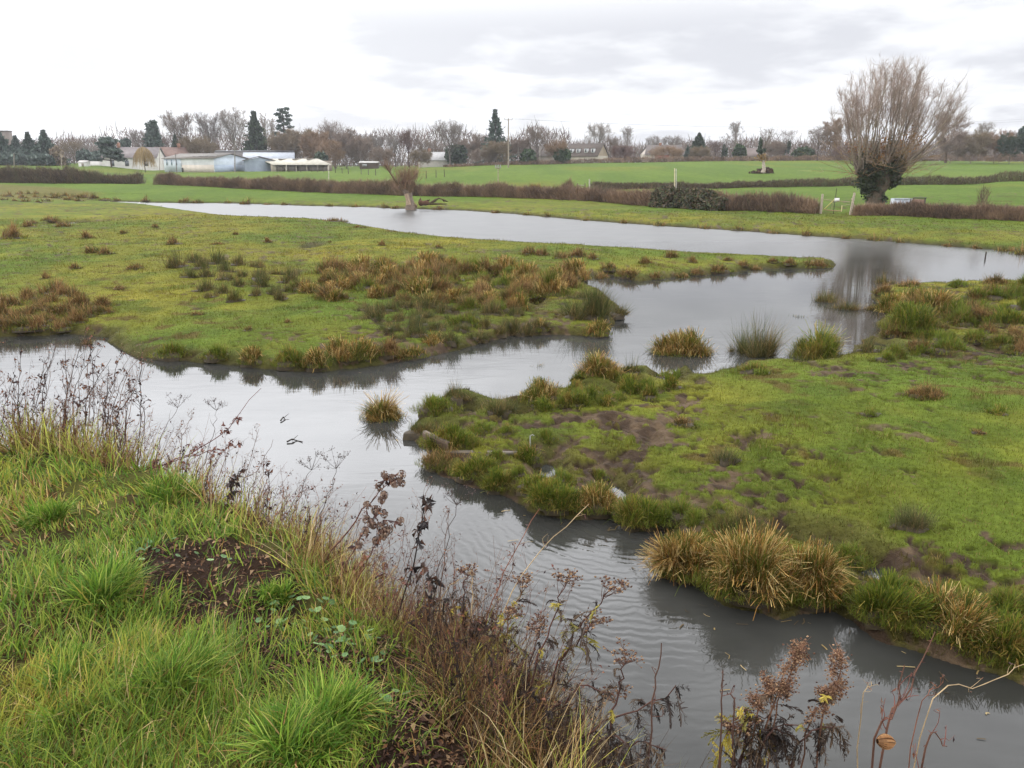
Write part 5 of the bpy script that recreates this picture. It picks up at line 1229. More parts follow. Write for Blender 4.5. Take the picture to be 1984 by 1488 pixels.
def houses():
    # white house behind the cedar
    p = ground_Y(262, 226.); t, G, rf = gable_house('house', 'white house with grey roof behind the cedar', 'house', p + [0, 0, -.4], 14, 8, 3.4, 6.0, R(6), S(222, 218, 212), S(124, 116, 114), chim=((-3.6, 1.2),))
    A = Acc(); A.box(G(-8.9, .6, 1.1), (4.6, 5, 2.6), S(220, 216, 210), R(6)); A.build('annexe', M_WALL, t)
    for x in (-4.4, -.6, 4.4): panel(t, G, 'window', x - .5, x + .5, 1.2, 2.6, -4.06, S(96, 100, 106), M_GLASS, R(6))
    p = ground_Y(334, 236.); gable_house('house', 'house with red tiled roof left of the barn', 'house', p + [0, 0, -.6], 8, 8, 3.6, 6.6, R(40), S(190, 172, 156), S(122, 98, 88), chim=((2.5, 1.1),))
    p = ground_Y(20, 262.); t = thing('tower', 'plain square tower block behind the left spruces', 'tower', p); A = Acc(); h = at_Y(20, 255, 262.)[2] - p[2]; A.box(p + [0, 0, h / 2], (2.6, 2.6, h), S(126, 116, 108)); A.build('wall', M_WALL, t); A = Acc(); A.box(p + [0, 0, h + .15], (2.9, 2.9, .3), S(110, 104, 98)); A.build('parapet', M_WALL, t)
    p = ground_Y(164, 214.); t, G, rf = gable_house('shed', 'tiny white shed on the grassy hill at the left', 'shed', p, 2.2, 1.6, 1.0, 1.45, 0, S(226, 224, 218), S(190, 186, 180), over=.1, roof_t=.06)
    panel(t, G, 'door', -.3, .3, 0, .8, -.86, S(150, 140, 130), M_WALL, 0)
    p = ground_Y(716, 216.); t, G, rf = gable_house('hut', 'little dark hut with pale flat roof at the field edge', 'hut', p, 4.6, 3, 1.5, 1.75, 0, S(82, 70, 60), S(190, 186, 180), over=.2, roof_t=.1)
    panel(t, G, 'window', -1.6, -.4, .6, 1.2, -1.56, S(150, 150, 150), M_GLASS, 0)
    p = ground_Y(848, 238.); t, G, rf = gable_house('house', 'pale bungalow glimpsed left of the fine domed tree', 'house', p + [0, 0, -.6], 9, 7, 2.6, 4.6, R(-20), S(206, 200, 190), S(176, 174, 172), chim=((-2.5, 1.),))
    # house with dormers on the skyline
    Y = 246.; p = ground_Y(1137, Y); m = mpp(p); ez = at_Y(1130, 302, Y)[2] - p[2]; rz_ = at_Y(1130, 279.5, Y + 3.5)[2] - p[2]
    rz = R(-32); t, G, rf = gable_house('house', 'dark roofed house with four white dormers on the skyline', 'house', p, 10.4, 7.4, ez, rz_, rz, S(198, 188, 172), S(88, 78, 70), gable=S(164, 148, 128), over=.3)
    for x in (-3.6, -1.4, 1.2, 3.4):
        k = (rz_ - ez) / 3.7; yy = -2.75; z = ez + (3.7 + yy) * k + .55; A = Acc(); A.box(G(x, yy, z), (.95, 1.1, 1.2), S(222, 222, 222), rz); d = A.build('dormer', M_WALL, rf); d['_org'] = t['_org']
        A = Acc(); A.box(G(x, yy - .57, z), (.5, .04, .8), S(70, 74, 80), rz); A.build('pane', M_GLASS, t).name = 'dormer_window'
        A = Acc(); A.box(G(x, yy - .05, z + .66), (1.2, 1.4, .12), S(92, 82, 74), rz); A.build('dormer_roof', M_ROOF, t)
    Y = 250.; p = ground_Y(1284, Y); ez = at_Y(1284, 299, Y)[2] - p[2]; rz_ = at_Y(1284, 282.5, Y + 3)[2] - p[2]
    t, G, rf = gable_house('house', 'long grey roofed bungalow left of the cone conifer', 'house', p, 12.4, 7, ez, rz_, R(4), S(186, 176, 166), S(112, 104, 100), hip=1.4, chim=((-1., .7),))
    panel(t, G, 'red_porch', -3.4, 1., ez - 1.4, ez - .1, -3.66, S(172, 112, 104), M_WALL, R(4), .12)
    Y = 256.; p = ground_Y(1456, Y); ez = at_Y(1456, 302, Y)[2] - p[2]; rz_ = at_Y(1456, 288, Y + 3)[2] - p[2]
    gable_house('house', 'low brown roofed house behind the lone pale tree', 'house', p, 9.6, 7, ez, rz_, R(-3), S(180, 170, 160), S(110, 98, 92), hip=1.2, chim=((-4.2, .6),))
    p = ground_Y(1052, 240.); gable_house('house', 'small dark roof showing behind the ash with dark stem', 'house', p, 8, 6, 2.4, 5.0, R(30), S(150, 140, 130), S(92, 84, 78))
houses()
# ------------------------------------------------------------------ poles, posts, gates, small things
def pole(u, Y, vt, r, colr, label, cat='pole', arm=None, group=None, name='utility_pole', lean=0.):
    p = ground_Y(u, Y); t = at_Y(u, vt, Y); t[0] += lean; o = thing(name, label, cat, p, group); A = Acc(); A.tube([p - [0, 0, .3], (p + t) / 2, t], [r, r * .85, r * .7], colr, 7); A.build('shaft', M_WOOD, o, True)
    if arm:
        A = Acc(); A.box(t - [0, 0, .25], (arm, .1, .1), colr * .8); A.build('crossarm', M_WOOD, o)
        for x in (-arm / 2, 0, arm / 2):
            A = Acc(); A.tube([t + [x, 0, -.2], t + [x, 0, .12]], [.07, .05], S(150, 150, 150), 5); A.build('insulator', M_METAL, o)
    return t
tp = pole(985, 190, 230, .17, S(150, 138, 124), 'tall wooden utility pole on the green field beside the ragged spruce', arm=1.7)
pole(455, 193, 270, .14, S(132, 126, 118), 'thin utility pole in front of the barn gable', arm=None)
pole(343, 190, 297, .10, S(110, 104, 98), 'slim leaning lamp post in front of the white barn', 'lamp post', name='lamp_post', lean=-.4)
pole(27, 200, 297, .12, S(150, 142, 130), 'wooden pole before the left spruces')
pole(119, 200, 300, .12, S(156, 146, 132), 'wooden pole left of the grassy hill')
pole(309, 222, 286, .12, S(170, 160, 150), 'pale pole beside the white house')
pole(637, 101, 317, .055, S(196, 188, 176), 'pale post standing behind the hedge at the shelter end', 'post', name='post')
pole(965, 87, 321, .06, S(160, 148, 128), 'pale post with short crossbar behind the long hedge', 'post', arm=.5, name='post')
pole(1307, 66.5, 326, .05, S(214, 200, 168), 'left of a pair of pale posts behind the bramble thicket', 'post', name='post')
pole(1310, 67.2, 327, .045, S(190, 184, 176), 'right of a pair of pale posts behind the bramble thicket', 'post', name='post')
pole(1264, 238, 272, .13, S(150, 142, 134), 'utility pole in front of the long bungalow', arm=1.2)
pole(1306, 236, 276, .12, S(150, 142, 134), 'thin pole at the right end of the long bungalow')
pole(1046, 222, 282, .12, S(176, 168, 158), 'pale pole beside the ash with dark stem')
pole(1004, 224, 284, .10, S(170, 162, 152), 'short pale pole right of the tall utility pole')
pole(1909, 36, 488, .035, S(70, 62, 52), 'dark stake standing in the upper pond', 'stake', name='stake') if False else None
q = at_z(1909, 500); o = thing('stake', 'dark stake standing in the upper pond at the right', 'stake', q); A = Acc(); m = mpp(q); A.tube([q - [0, 0, .3], q + [0, 0, 12 * m]], [.03, .026], S(64, 56, 48), 6); A.build('shaft', M_WOOD, o)
A = Acc(); A.tube([q + [0, 0, 12 * m], q + [0, 0, 12 * m + .015]], [.034, .01], S(96, 84, 70), 6); A.build('cut_top', M_WOOD, o)
# overhead wires running right from the tall pole
for k, dz in enumerate((0., .35)):
    b = at_Y(2300, 205 + 5 * k, 215.); a = tp + [(-.8, .8)[k], 0, .05]; n = 30; s = np.linspace(0, 1, n)[:, None]; P = a + (b - a) * s - np.array([0, 0, 3.2]) * (4 * s * (1 - s)); A = Acc(); A.tube(P, .013, S(150, 152, 158), 4); o = A.build('power_line', M_METAL); tag(o, ('lower' if k == 0 else 'upper') + ' of two faint overhead wires running right from the tall utility pole', 'power line')
# field fence posts
posts = [(808,344),(826,346),(845,344),(861,343),(700,338),(714,339),(728,340),(675,337),(663,336),(650,335),(627,334),(615,334),(604,333),(583,334),(572,333),(560,334),(548,333),(538,333)]
o0 = None
for i, (u, v) in enumerate(posts):
    p = ground_v(u, v); h = 1.25 if i < 4 else 1.15
    if o0 is None:
        o0 = thing('fence_post', 'thin dark fence post out in the green field behind the long hedge', 'fence post', (0, 0, 0), 'fence posts in the far field'); o0['_org'] = [0., 0., 0.]
        A = Acc(); A.tube([[0, 0, -.3], [0, 0, .6], [.01, 0, 1.25]], [.075, .07, .06], S(76, 68, 58), 6); A.build('shaft', M_WOOD, o0); A = Acc(); A.tube([[0.01, 0, 1.25], [.01, 0, 1.29]], [.06, .02], S(110, 100, 88), 6); A.build('cut_top', M_WOOD, o0); o0.location = tuple(map(float, p))
    else: copy_tree(o0, p, (1, 1, h / 1.25), rng.uniform(0, 6), 'thin dark fence post in the field near the cattle shelter' if i > 3 else None)
def gates():
    Y = 57.; a = ground_Y(1590, Y); b = ground_Y(1647, Y - 1.6); m = mpp(a); pale = S(168, 156, 138)
    def gp(p, h, lab, lean=0.):
        o = thing('gate_post', lab, 'gate post', p); A = Acc(); A.tube([p - [0, 0, .2], p + [lean * .5, 0, h * .5], p + [lean, 0, h]], [.09, .085, .08], pale, 7); A.build('shaft', M_WOOD, o, True)
        A = Acc(); A.tube([p + [lean, 0, h], p + [lean, 0, h + .05]], [.095, .04], pale * .9, 7); A.build('post_cap', M_WOOD, o, True)
    gp(a, 1.32, 'thick weathered pale gate post at the left of the hedge gap')
    gp(b, 1.42, 'slender pale gate post at the right of the hedge gap', .14)
    o = thing('field_gate', 'worn pale metal gate with sagging bars in the hedge gap', 'gate', a)
    d = b - a
    def seg(n, s0, z0, s1, z1, r, c):
        A = Acc(); A.tube([a + d * s0 + [0, 0, z0], a + d * (s0 + s1) / 2 + [0, 0, (z0 + z1) / 2 - .02], a + d * s1 + [0, 0, z1]], [r] * 3, c, 5); A.build(n, M_METAL, o)
    ye = S(142, 132, 100)
    seg('rail', .08, .98, .95, .86, .028, ye); seg('rail', .08, .3, .7, .24, .03, S(150, 116, 92)); seg('brace', .1, .32, .42, 1.0, .028, S(200, 184, 110)); seg('upright', .36, .25, .38, .95, .022, ye); seg('upright', .7, .2, .7, .62, .03, S(214, 196, 150)); seg('rail', .7, .6, .95, .7, .018, ye)
    q = a + d * .5 + [0, -.06, .98]; s = thing('notice_board', 'small blank white notice hung on the field gate', 'notice', q); A = Acc(); A.box(q, (.30, .025, .2), S(232, 230, 226)); A.build('board', M_METAL, s); A = Acc(); A.box(q + [0, .03, 0], (.36, .02, .26), S(190, 186, 178)); A.build('backing', M_METAL, s)
    q = a + d * .53 + [0, .5, 0]; z = float(hgt(q[0], q[1])[0]); q[2] = z; s = thing('stake', 'thin dark stake behind the white notice', 'stake', q); A = Acc(); A.tube([q, q + [.06, 0, 1.75]], [.025, .025], S(60, 54, 48), 5); A.build('shaft', M_WOOD, s); A = Acc(); A.tube([q + [.06, 0, 1.75], q + [.06, 0, 1.77]], [.025, .008], S(80, 70, 60), 5); A.build('cut_top', M_WOOD, s)
    q = b + [.28, .2, 0]; s = thing('post', 'thin leaning prop post beside the right gate post', 'post', q); A = Acc(); A.tube([q - [0, 0, .1], q + [-.1, 0, 1.55]], [.035, .03], S(110, 98, 84), 5); A.build('shaft', M_WOOD, s); A = Acc(); A.tube([q + [.1, 0, .4], q + [-.22, 0, 1.1]], [.03, .03], pale, 5); A.build('strut', M_WOOD, s)
    # small wooden gate between the hedges further left
    Y = 84.; a = ground_Y(1118, Y); b = ground_Y(1133, Y); a[2] = b[2] = max(a[2], b[2]); o = thing('field_gate', 'small grey wooden gate between the long hedge and the second hedge', 'gate', a); d = b - a
    zt = at_Y(1125, 357, Y)[2] - a[2]
    for k in range(4):
        A = Acc(); A.tube([a + [0, 0, zt * (.35 + .2 * k)], b + [0, 0, zt * (.31 + .2 * k)]], [.035, .035], S(170, 164, 150), 5); A.build('rail', M_WOOD, o)
    for s_ in (0, 1): A = Acc(); A.tube([a + d * s_ - [0, 0, .2], a + d * s_ + [0, 0, zt + .1]], [.06, .06], S(104, 92, 80), 6); A.build('stile', M_WOOD, o)
    pole(1142, 84.5, 347, .09, S(176, 170, 158), 'pale post where the second hedge begins', 'post', name='post')
    # troughs and trailer behind the right hedge
    for (u0, u1, lab) in ((1727, 1742, 'left of two pale metal troughs behind the right hedge'), (1745, 1760, 'right of two pale metal troughs behind the right hedge')):
        Y = 58.5; a, b = ground_Y(u0, Y), ground_Y(u1, Y); zt = at_Y(u0, 384.5, Y)[2]; c = (a + b) / 2; w = b[0] - a[0]; h = zt - c[2]; t = thing('water_trough', lab, 'trough', c)
        A = Acc(); A.box(c + [0, -.3, h / 2], (w, .04, h), S(186, 192, 200)); A.box(c + [0, .3, h / 2], (w, .04, h), S(186, 192, 200)); A.box(c + [-w / 2, 0, h / 2], (.04, .56, h), S(180, 186, 194)); A.box(c + [w / 2, 0, h / 2], (.04, .56, h), S(180, 186, 194)); A.build('tank', M_METAL, t)
        A = Acc(); A.box(c + [0, -.34, h - .03], (w + .06, .04, .06), S(150, 156, 164)); A.build('rim', M_METAL, t)
    Y = 58.8; a, b = ground_Y(1763, Y), ground_Y(1783, Y); c = (a + b) / 2; w = b[0] - a[0]; zt = at_Y(1770, 382, Y)[2]; h = zt - c[2]; t = thing('hay_feeder', 'brown boarded hay feeder with dark top rail behind the right hedge', 'feeder', c)
    A = Acc(); A.box(c + [0, 0, h * .42], (w, .8, h * .84), S(142, 112, 98)); A.build('boarding', M_WOOD, t)
    A = Acc(); A.box(c + [0, -.42, h - .04], (w + .2, .1, .08), S(54, 48, 44)); A.build('top_rail', M_METAL, t)
    for s_ in (-1, 1): A = Acc(); A.box(c + [s_ * (w / 2 + .04), -.42, h / 2 - .04], (.07, .08, h - .08), S(54, 48, 44)); A.build('post', M_METAL, t)
gates()
def waterside():
    # old channel boards
    a, b = at_z(826, 900, .18), at_z(866, 912, .05); M_ = mpp(a)
    a, b = at_z(824, 884, .0), at_z(868, 900, .0); c = (a + b) / 2; d = b - a; t = thing('board', 'short weathered plank tilted up at the end of the long plank', 'plank', c); A = Acc(); L = np.linalg.norm(d[:2]); rz = math.atan2(d[1], d[0])
    A.box(c + [0, 0, .2], (L * 1.05, .035, .22), S(84, 70, 56), rz, R(14), R(6)); A.build('plank', M_WOOD, t); A = Acc(); A.box(c + [0, .022, .305], (L * 1.05, .05, .02), S(104, 92, 78), rz, 0, R(6)); A.build('top_edge', M_WOOD, t)
    a, b = at_z(864, 903, 0), at_z(1006, 906, 0); c = (a + b) / 2; d = b - a; t = thing('board', 'long grey plank lying along the overgrown channel edge', 'plank', c); A = Acc(); L = np.linalg.norm(d[:2]); rz = math.atan2(d[1], d[0])
    A.box(c + [0, 0, .09], (L, .04, .16), S(70, 62, 54), rz); A.build('plank', M_WOOD, t); A = Acc(); A.box(c + [0, .03, .18], (L, .08, .022), S(112, 104, 94), rz); A.build('top_edge', M_WOOD, t)
    q = ground_v(1027, 872); t = thing('stake', 'thin pale metal stake on the muddy bank above the plank', 'stake', q); A = Acc(); h = 30 * mpp(q); A.tube([q - [0, 0, .1], q + [0, 0, h]], [.008, .008], S(170, 170, 166), 6); A.build('shaft', M_METAL, t); A = Acc(); A.tube([q + [0, 0, h], q + [.03, 0, h + .015], q + [.05, 0, h]], [.007] * 3, S(150, 150, 146), 5); A.build('hook', M_METAL, t)
    for (l, lab) in (([(556,856),(566,853),(576,852),(586,855)], 'dark curved twig floating on the channel'), ([(544,815),(549,810),(553,812)], 'tiny forked twig sticking out of the channel')):
        P = [at_z(u, v, .015) for u, v in l]; t = thing('floating_twig', lab, 'twig', P[0]); A = Acc(); A.tube(np.array(P) + np.array([[0, 0, .02 * math.sin(i * 2)] for i in range(len(P))]), np.linspace(.012, .006, len(P)), S(56, 48, 42), 5); A.build('stem', M_WOOD, t); A = Acc(); A.tube([P[1], P[1] + [.05, .12, .03]], [.007, .003], S(56, 48, 42), 4); A.build('side_twig', M_WOOD, t)
    # egrets at the far end of the pond
    for (u, v, pose, lab) in ((270, 398, 0, 'left of three white birds, upright at the pond tip'), (282, 398, 1, 'white bird stooping in the middle of the three'), (313, 401, 2, 'white bird apart from the others at the water edge')):
        p = ground_v(u, v); p[2] = max(p[2], 0.); m = mpp(p); s = m * 6.2 / .62
        t = thing('white_bird', lab, 'bird', p)
        A, B, Lg = Acc(), Acc(), Acc(); W_ = S(236, 236, 232)
        f = 1 if pose != 1 else -1
        bd = np.array([[-.26, 0, .30], [-.16, 0, .36], [0, 0, .40], [.12, 0, .43], [.17, 0, .48], ([.17, 0, .58] if pose != 1 else [.27, 0, .47]), ([.19, 0, .66] if pose != 1 else [.35, 0, .42]), ([.25, 0, .68] if pose != 1 else [.40, 0, .37])]) * [f, 1, 1]
        A.tube(p + bd * s, np.array([.012, .07, .095, .07, .035, .026, .032, .014]) * s, W_, 8)
        h = bd[-1]; B.tube([p + h * s, p + (h + np.array([.09 * f, 0, -.02])) * s], [.012 * s, .002 * s], S(190, 150, 60), 5)
        for y in (-.03, .03): Lg.tube([p + np.array([-.02 * f, y, .33]) * s, p + np.array([.0, y, .16]) * s, p + np.array([-.01 * f, y, -.02]) * s], [.012 * s, .008 * s, .008 * s], S(60, 58, 52), 5)
        A.build('body', M_BIRD, t, True); B.build('beak', M_METAL, t); Lg.build('legs', M_METAL, t)
waterside()
# ------------------------------------------------------------------ dead weeds on the slope of the near bank
LB = [S(92, 62, 56), S(70, 50, 48), S(118, 76, 56), S(56, 42, 42), S(138, 92, 62)]
LR = [S(132, 84, 74), S(104, 66, 60), S(150, 104, 84), S(84, 56, 52)]
FD = [S(74, 60, 50), S(60, 48, 42), S(94, 76, 58), S(50, 42, 38)]
FY = [S(168, 152, 56), S(146, 136, 52), S(184, 164, 70), S(120, 112, 50)]
HB = [S(112, 84, 68), S(134, 104, 80), S(94, 68, 58), S(158, 128, 98)]
ST = S(104, 76, 62); SD = S(70, 56, 50); SR = S(128, 84, 66); SPALE = S(176, 152, 116)
def spline(pts, k):
    pts = np.asarray(pts, float); n = len(pts)
    if n == 2: pts = np.array([pts[0], (pts[0] + pts[1]) / 2, pts[1]]); n = 3
    q = np.vstack([2 * pts[0] - pts[1], pts, 2 * pts[-1] - pts[-2]]); out = []
    for t in np.linspace(0, n - 1 - 1e-6, k):
        i = int(t); f = t - i; a, b, c, d = q[i], q[i + 1], q[i + 2], q[i + 3]
        out.append(.5 * (2 * b + (c - a) * f + (2 * a - 5 * b + 4 * c - d) * f * f + (3 * b - a - 3 * c + d) * f ** 3))
    return np.array(out)
def weed_path(root, pts, rg, k=14, wob=.006):
    """root (u, Y); pts (u, v, Y)"""
    r = ground_Y(*root); r[2] -= .03
    P = spline([r] + [at_Y(u, v, Y) for u, v, Y in pts], k)
    P[1:] += rg.normal(0, wob, (k - 1, 3)); return P
def along(P, t):
    t = np.asarray(t); f = t * (len(P) - 1); i = np.minimum(f.astype(int), len(P) - 2); return P[i] + (P[i + 1] - P[i]) * (f - i)[..., None], P[i + 1] - P[i]
def branches(A, P, rg, n, t0, t1, ln, r, c, up=.5, sub=0):
    out = []
    for t in np.sort(rg.uniform(t0, t1, n)):
        s, d = along(P, np.array([t])); s, d = s[0], unit(d[0]); e = unit(d * .8 + rg.normal(0, .55, 3) + [0, 0, up]) * ln * rg.uniform(.5, 1.2) * (1.25 - .6 * t)
        B = spline([s, s + e * .5 + rg.normal(0, .01, 3), s + e + [0, 0, .12 * ln * rg.normal()]], 5); A.tube(B, np.linspace(r, r * .4, 5), c * rg.uniform(.8, 1.2), 4); out.append(B)
        if sub: out += branches(A, B, rg, sub, .3, .95, ln * .4, r * .5, c, up)
    return out
def leaves_on(L, paths, rg, n, ln, pal, hang=.7, wd=.55, t0=0., t1=1., fold=.3):
    for _ in range(n):
        P = paths[rg.integers(0, len(paths))]; s, d = along(P, np.array([rg.uniform(t0, t1)])); D = rg.normal(0, .7, 3) + unit(d[0]) * .3 - np.array([0, 0, hang])
        l = ln * rg.uniform(.5, 1.3); L.leaves(s, D[None], rg.normal(0, 1, (1, 3)), l, l * wd * rg.uniform(.5, 1.2), pick(pal, 1, rg), fold * rg.uniform(.3, 2.2))
def fern(L, s, D, ln, pal, rg, curl=.6):
    """pinnate leaf: rachis with paired leaflets, curling when dead"""
    k = 9; t = np.linspace(0, 1, k); D = unit(D); sd_ = unit(np.cross(D, rg.normal(0, 1, 3))); up = np.cross(sd_, D)
    th = curl * t ** 1.3 * 2.2; R_ = np.cumsum(np.concatenate([[np.zeros(3)], (np.cos(th[1:])[:, None] * D - np.sin(th[1:])[:, None] * np.array([0, 0, 1.])) * ln / (k - 1)]), 0) + s
    c = pick(pal, 1, rg)[0]; L.ribbons(R_[None], np.full((1, k), .0009), c, up[None])
    b, dr = along(R_, np.linspace(.12, .97, 11)); n = 22; b = np.repeat(b, 2, 0); dr = np.repeat(dr, 2, 0); dr /= np.linalg.norm(dr, axis=1, keepdims=True) + 1e-9
    sg = np.tile([1, -1], 11)[:, None]; dd = sg * sd_ * .9 + dr * .7 + rg.normal(0, .25, (n, 3)) - np.array([0, 0, .35 * curl]); dd /= np.linalg.norm(dd, axis=1, keepdims=True)
    ll = (ln * .24 * np.sin(np.linspace(.5, 2.9, 11)).repeat(2))[:, None] * rg.uniform(.7, 1.2, (n, 1))
    L.ribbons(np.stack([b, b + dd * ll * .5, b + dd * ll - [0, 0, .003]], 1), np.array([.0014, .0022, .0005])[None], np.tile(c, (n, 1)) * rg.uniform(.8, 1.2, (n, 1)), np.tile(up, (n, 1)) + rg.normal(0, .3, (n, 3)))
def knobs(Hd, C, r, pal, rg):
    """small seed buttons"""
    n = len(C); V = np.array([[1, 0, 0], [0, 1, 0], [-1, 0, 0], [0, -1, 0], [0, 0, .8], [0, 0, -.9]], float); T = np.array([[0, 1, 4], [1, 2, 4], [2, 3, 4], [3, 0, 4], [1, 0, 5], [2, 1, 5], [3, 2, 5], [0, 3, 5]])
    rr = r * rg.uniform(.7, 1.25, n); Hd.V.append((C[:, None] + V[None] * rr[:, None, None] * rg.uniform(.8, 1.2, (n, 6, 1))).reshape(-1, 3)); Hd.T.append((np.arange(n)[:, None, None] * 6 + T[None]).reshape(-1, 3) + Hd.n); Hd.C.append(np.repeat(pick(pal, n, rg, var=.2), 6, 0)); Hd.n += n * 6
def corymb(A, Hd, P, rg, w, pal, c, n=7, t0=.86, r=.0042):
    tip = P[-1]; axis = unit(P[-1] - P[-3])
    for k in range(n):
        s, _ = along(P, np.array([rg.uniform(t0, .98)])); a = k / n * 6.28 + rg.random(); q = w * math.sqrt(rg.uniform(.1, 1)); e = tip + np.array([q * math.cos(a), q * math.sin(a), rg.normal(0, .006)]) + axis * .01
        B = spline([s[0], (s[0] + e) / 2 + np.array([math.cos(a), math.sin(a), 0]) * q * .2, e], 4); Hd.tube(B, [.0011, .0009, .0007, .0006], c, 3)
        m = 9; off = rg.normal(0, 1, (m, 3)) * np.array([.011, .011, .004]); knobs(Hd, e + off, r, pal, rg)
        Hd.ribbons(np.stack([np.tile(e - [0, 0, .012], (m, 1)), e + off], 1), .0005, c)
def finish(name, lab, cat, P, A, L, Hd, group, heads='seed_heads'):
    t = thing(name, lab, cat, P[0], group); A.build('stem', M_WOOD, t)
    if L.V: L.build('leaves', M_LEAF, t)
    if Hd.V: Hd.build(heads, M_DRY, t)
    return t
def weed(kind, root, pts, lab, group=None, seed=0, n=None):
    rg = np.random.default_rng(int(abs(root[0]) * 13 + pts[-1][1] * 7 + seed)); A, L, Hd = Acc(), Acc(), Acc(); P = weed_path(root, pts, rg, wob=.0025 if kind in ('straw', 'cane', 'bare', 'plume') else .005)
    Ht = np.linalg.norm(P[-1] - P[0]); name = 'dead_weed'
    if kind == 'leafy':
        A.tube(P, np.linspace(.0034, .0011, 14), SD * rg.uniform(.8, 1.3), 5); br = branches(A, P, rg, 9, .2, .95, .17 * Ht, .0012, SD, .5, 2); leaves_on(L, [P] + br, rg, n or 42, .021, LB, .8, .55, .1, 1.)
    elif kind == 'curly':
        A.tube(P, np.linspace(.004, .0014, 14), S(48, 40, 38), 5); br = branches(A, P, rg, 8, .25, .95, .12 * Ht, .0014, S(52, 44, 40), .7); leaves_on(L, [P] + br, rg, n or 64, .034, [S(70, 54, 48), S(52, 42, 40), S(96, 70, 58), S(40, 34, 34)], .9, .45, .25, 1., .6)
    elif kind == 'thin':
        A.tube(P, np.linspace(.0022, .0007, 14), ST * rg.uniform(.8, 1.2), 4); br = branches(A, P, rg, 7, .35, .97, .16 * Ht, .0008, ST, .8, 3); leaves_on(L, br, rg, n or 12, .016, LB, .5, .4)
        tips = np.array([b[-1] for b in br]); knobs(A, tips, .0026, [S(120, 96, 88), S(146, 120, 104)], rg)
    elif kind == 'umbel':
        A.tube(P, np.linspace(.0022, .0009, 14), SD, 4); branches(A, P, rg, 2, .4, .8, .14 * Ht, .0009, SD, 1.)
        for k in range(9):
            a = k * .7; e = P[-1] + np.array([.05 * math.cos(a), .05 * math.sin(a), .055 + .02 * rg.normal()]) * rg.uniform(.6, 1.2); Hd.tube([P[-1], (P[-1] + e) / 2 + [0, 0, -.004], e], [.0009, .0007, .0005], SD, 3)
            C = e + rg.normal(0, .009, (8, 3)); Hd.ribbons(np.stack([np.tile(e - [0, 0, .012], (8, 1)), C], 1), .0004, SD); knobs(Hd, C, .0024, [S(112, 94, 92), S(90, 76, 74)], rg)
    elif kind == 'bramble':
        name = 'bramble_cane'; A.tube(P, np.linspace(.0042, .0012, 14), S(112, 68, 66), 5); br = branches(A, P, rg, 9, .15, .98, .07, .001, S(112, 76, 70), .3); leaves_on(L, [P] + br, rg, n or 95, .026, LR, .25, .5, .05, 1.)
        for b in br: leaves_on(L, [b], rg, 2, .02, LR, .1, .4)
    elif kind == 'burr':
        A.tube(P, np.linspace(.004, .0013, 14), S(104, 70, 60), 5); br = branches(A, P, rg, n or 8, .45, 1., .085, .0013, S(110, 76, 64), .7); leaves_on(L, [P] + br, rg, 26, .03, LB, .6, .5, .2, .9)
        burrs = []
        for b in br + [P]:
            Hd = Acc(); burrs.append(Hd); c = b[-1] + np.array([0, 0, -.008]); m = 46; d = rg.normal(size=(m, 3)); d /= np.linalg.norm(d, axis=1, keepdims=True); rd = np.array([.012, .012, .0155]) * rg.uniform(.85, 1.15)
            B0 = c + d * rd; Hd.leaves(B0, d * .5 + np.array([0, 0, -.8]), d, .011, .009, pick([S(126, 104, 92), S(104, 82, 72), S(150, 126, 108)], m, rg), .2); knobs(Hd, c[None], .0105, [S(96, 74, 64)], rg)
        t = finish(name, lab, 'dead weed', P, A, L, Acc(), group)
        for q in burrs: q.build('seed_head', M_DRY, t)
        return t
    elif kind == 'tansy':
        name = 'dead_tansy'; A.tube(P, np.linspace(.004, .0014, 14), S(84, 56, 48) * rg.uniform(.8, 1.2), 5); corymb(A, Hd, P, rg, .035, HB, S(96, 66, 54), 8)
        for t in rg.uniform(.2, .85, n or 15):
            s, d = along(P, np.array([t])); fern(L, s[0], unit(d[0]) * .4 + rg.normal(0, .7, 3) + [0, 0, .2], rg.uniform(.05, .10), FD if rg.random() < .85 else FY, rg, rg.uniform(.3, .9))
    elif kind == 'tansy_yellow':
        name = 'dead_tansy'; A.tube(P, np.linspace(.004, .0014, 14), S(104, 74, 52), 5); corymb(A, Hd, P, rg, .03, HB, S(104, 74, 58), 7)
        for t in rg.uniform(.15, .85, n or 18):
            s, d = along(P, np.array([t])); fern(L, s[0], unit(d[0]) * .5 + rg.normal(0, .7, 3) + [0, 0, .3], rg.uniform(.05, .09), FY if rg.random() < .7 else FD, rg, rg.uniform(.1, .5))
    elif kind == 'plume':
        name = 'dead_goldenrod'; A.tube(P, np.linspace(.0036, .0012, 14), S(112, 80, 62), 5); br = branches(A, P, rg, 10, .58, .99, .06, .0011, S(120, 84, 64), .5)
        for b in br + [P[-3:]]:
            m = 34; s, d = along(b, rg.uniform(.25, 1, m)); knobs(Hd, s + rg.normal(0, .0095, (m, 3)), .0034, [S(146, 112, 86), S(166, 134, 104), S(120, 88, 70), S(100, 74, 60)], rg)
            A.ribbons(np.stack([s, s + rg.normal(0, .01, (m, 3))], 1), .0005, S(140, 104, 80))
        for t in rg.uniform(.05, .6, n or 16):
            s, d = along(P, np.array([t])); fern(L, s[0], unit(d[0]) * .5 + rg.normal(0, .8, 3), rg.uniform(.05, .09), FD if rg.random() < .72 else FY, rg, rg.uniform(.3, .8))
    elif kind == 'fernbranch':
        name = 'dead_tansy'; A.tube(P, np.linspace(.0045, .0016, 14), S(78, 54, 46), 5)
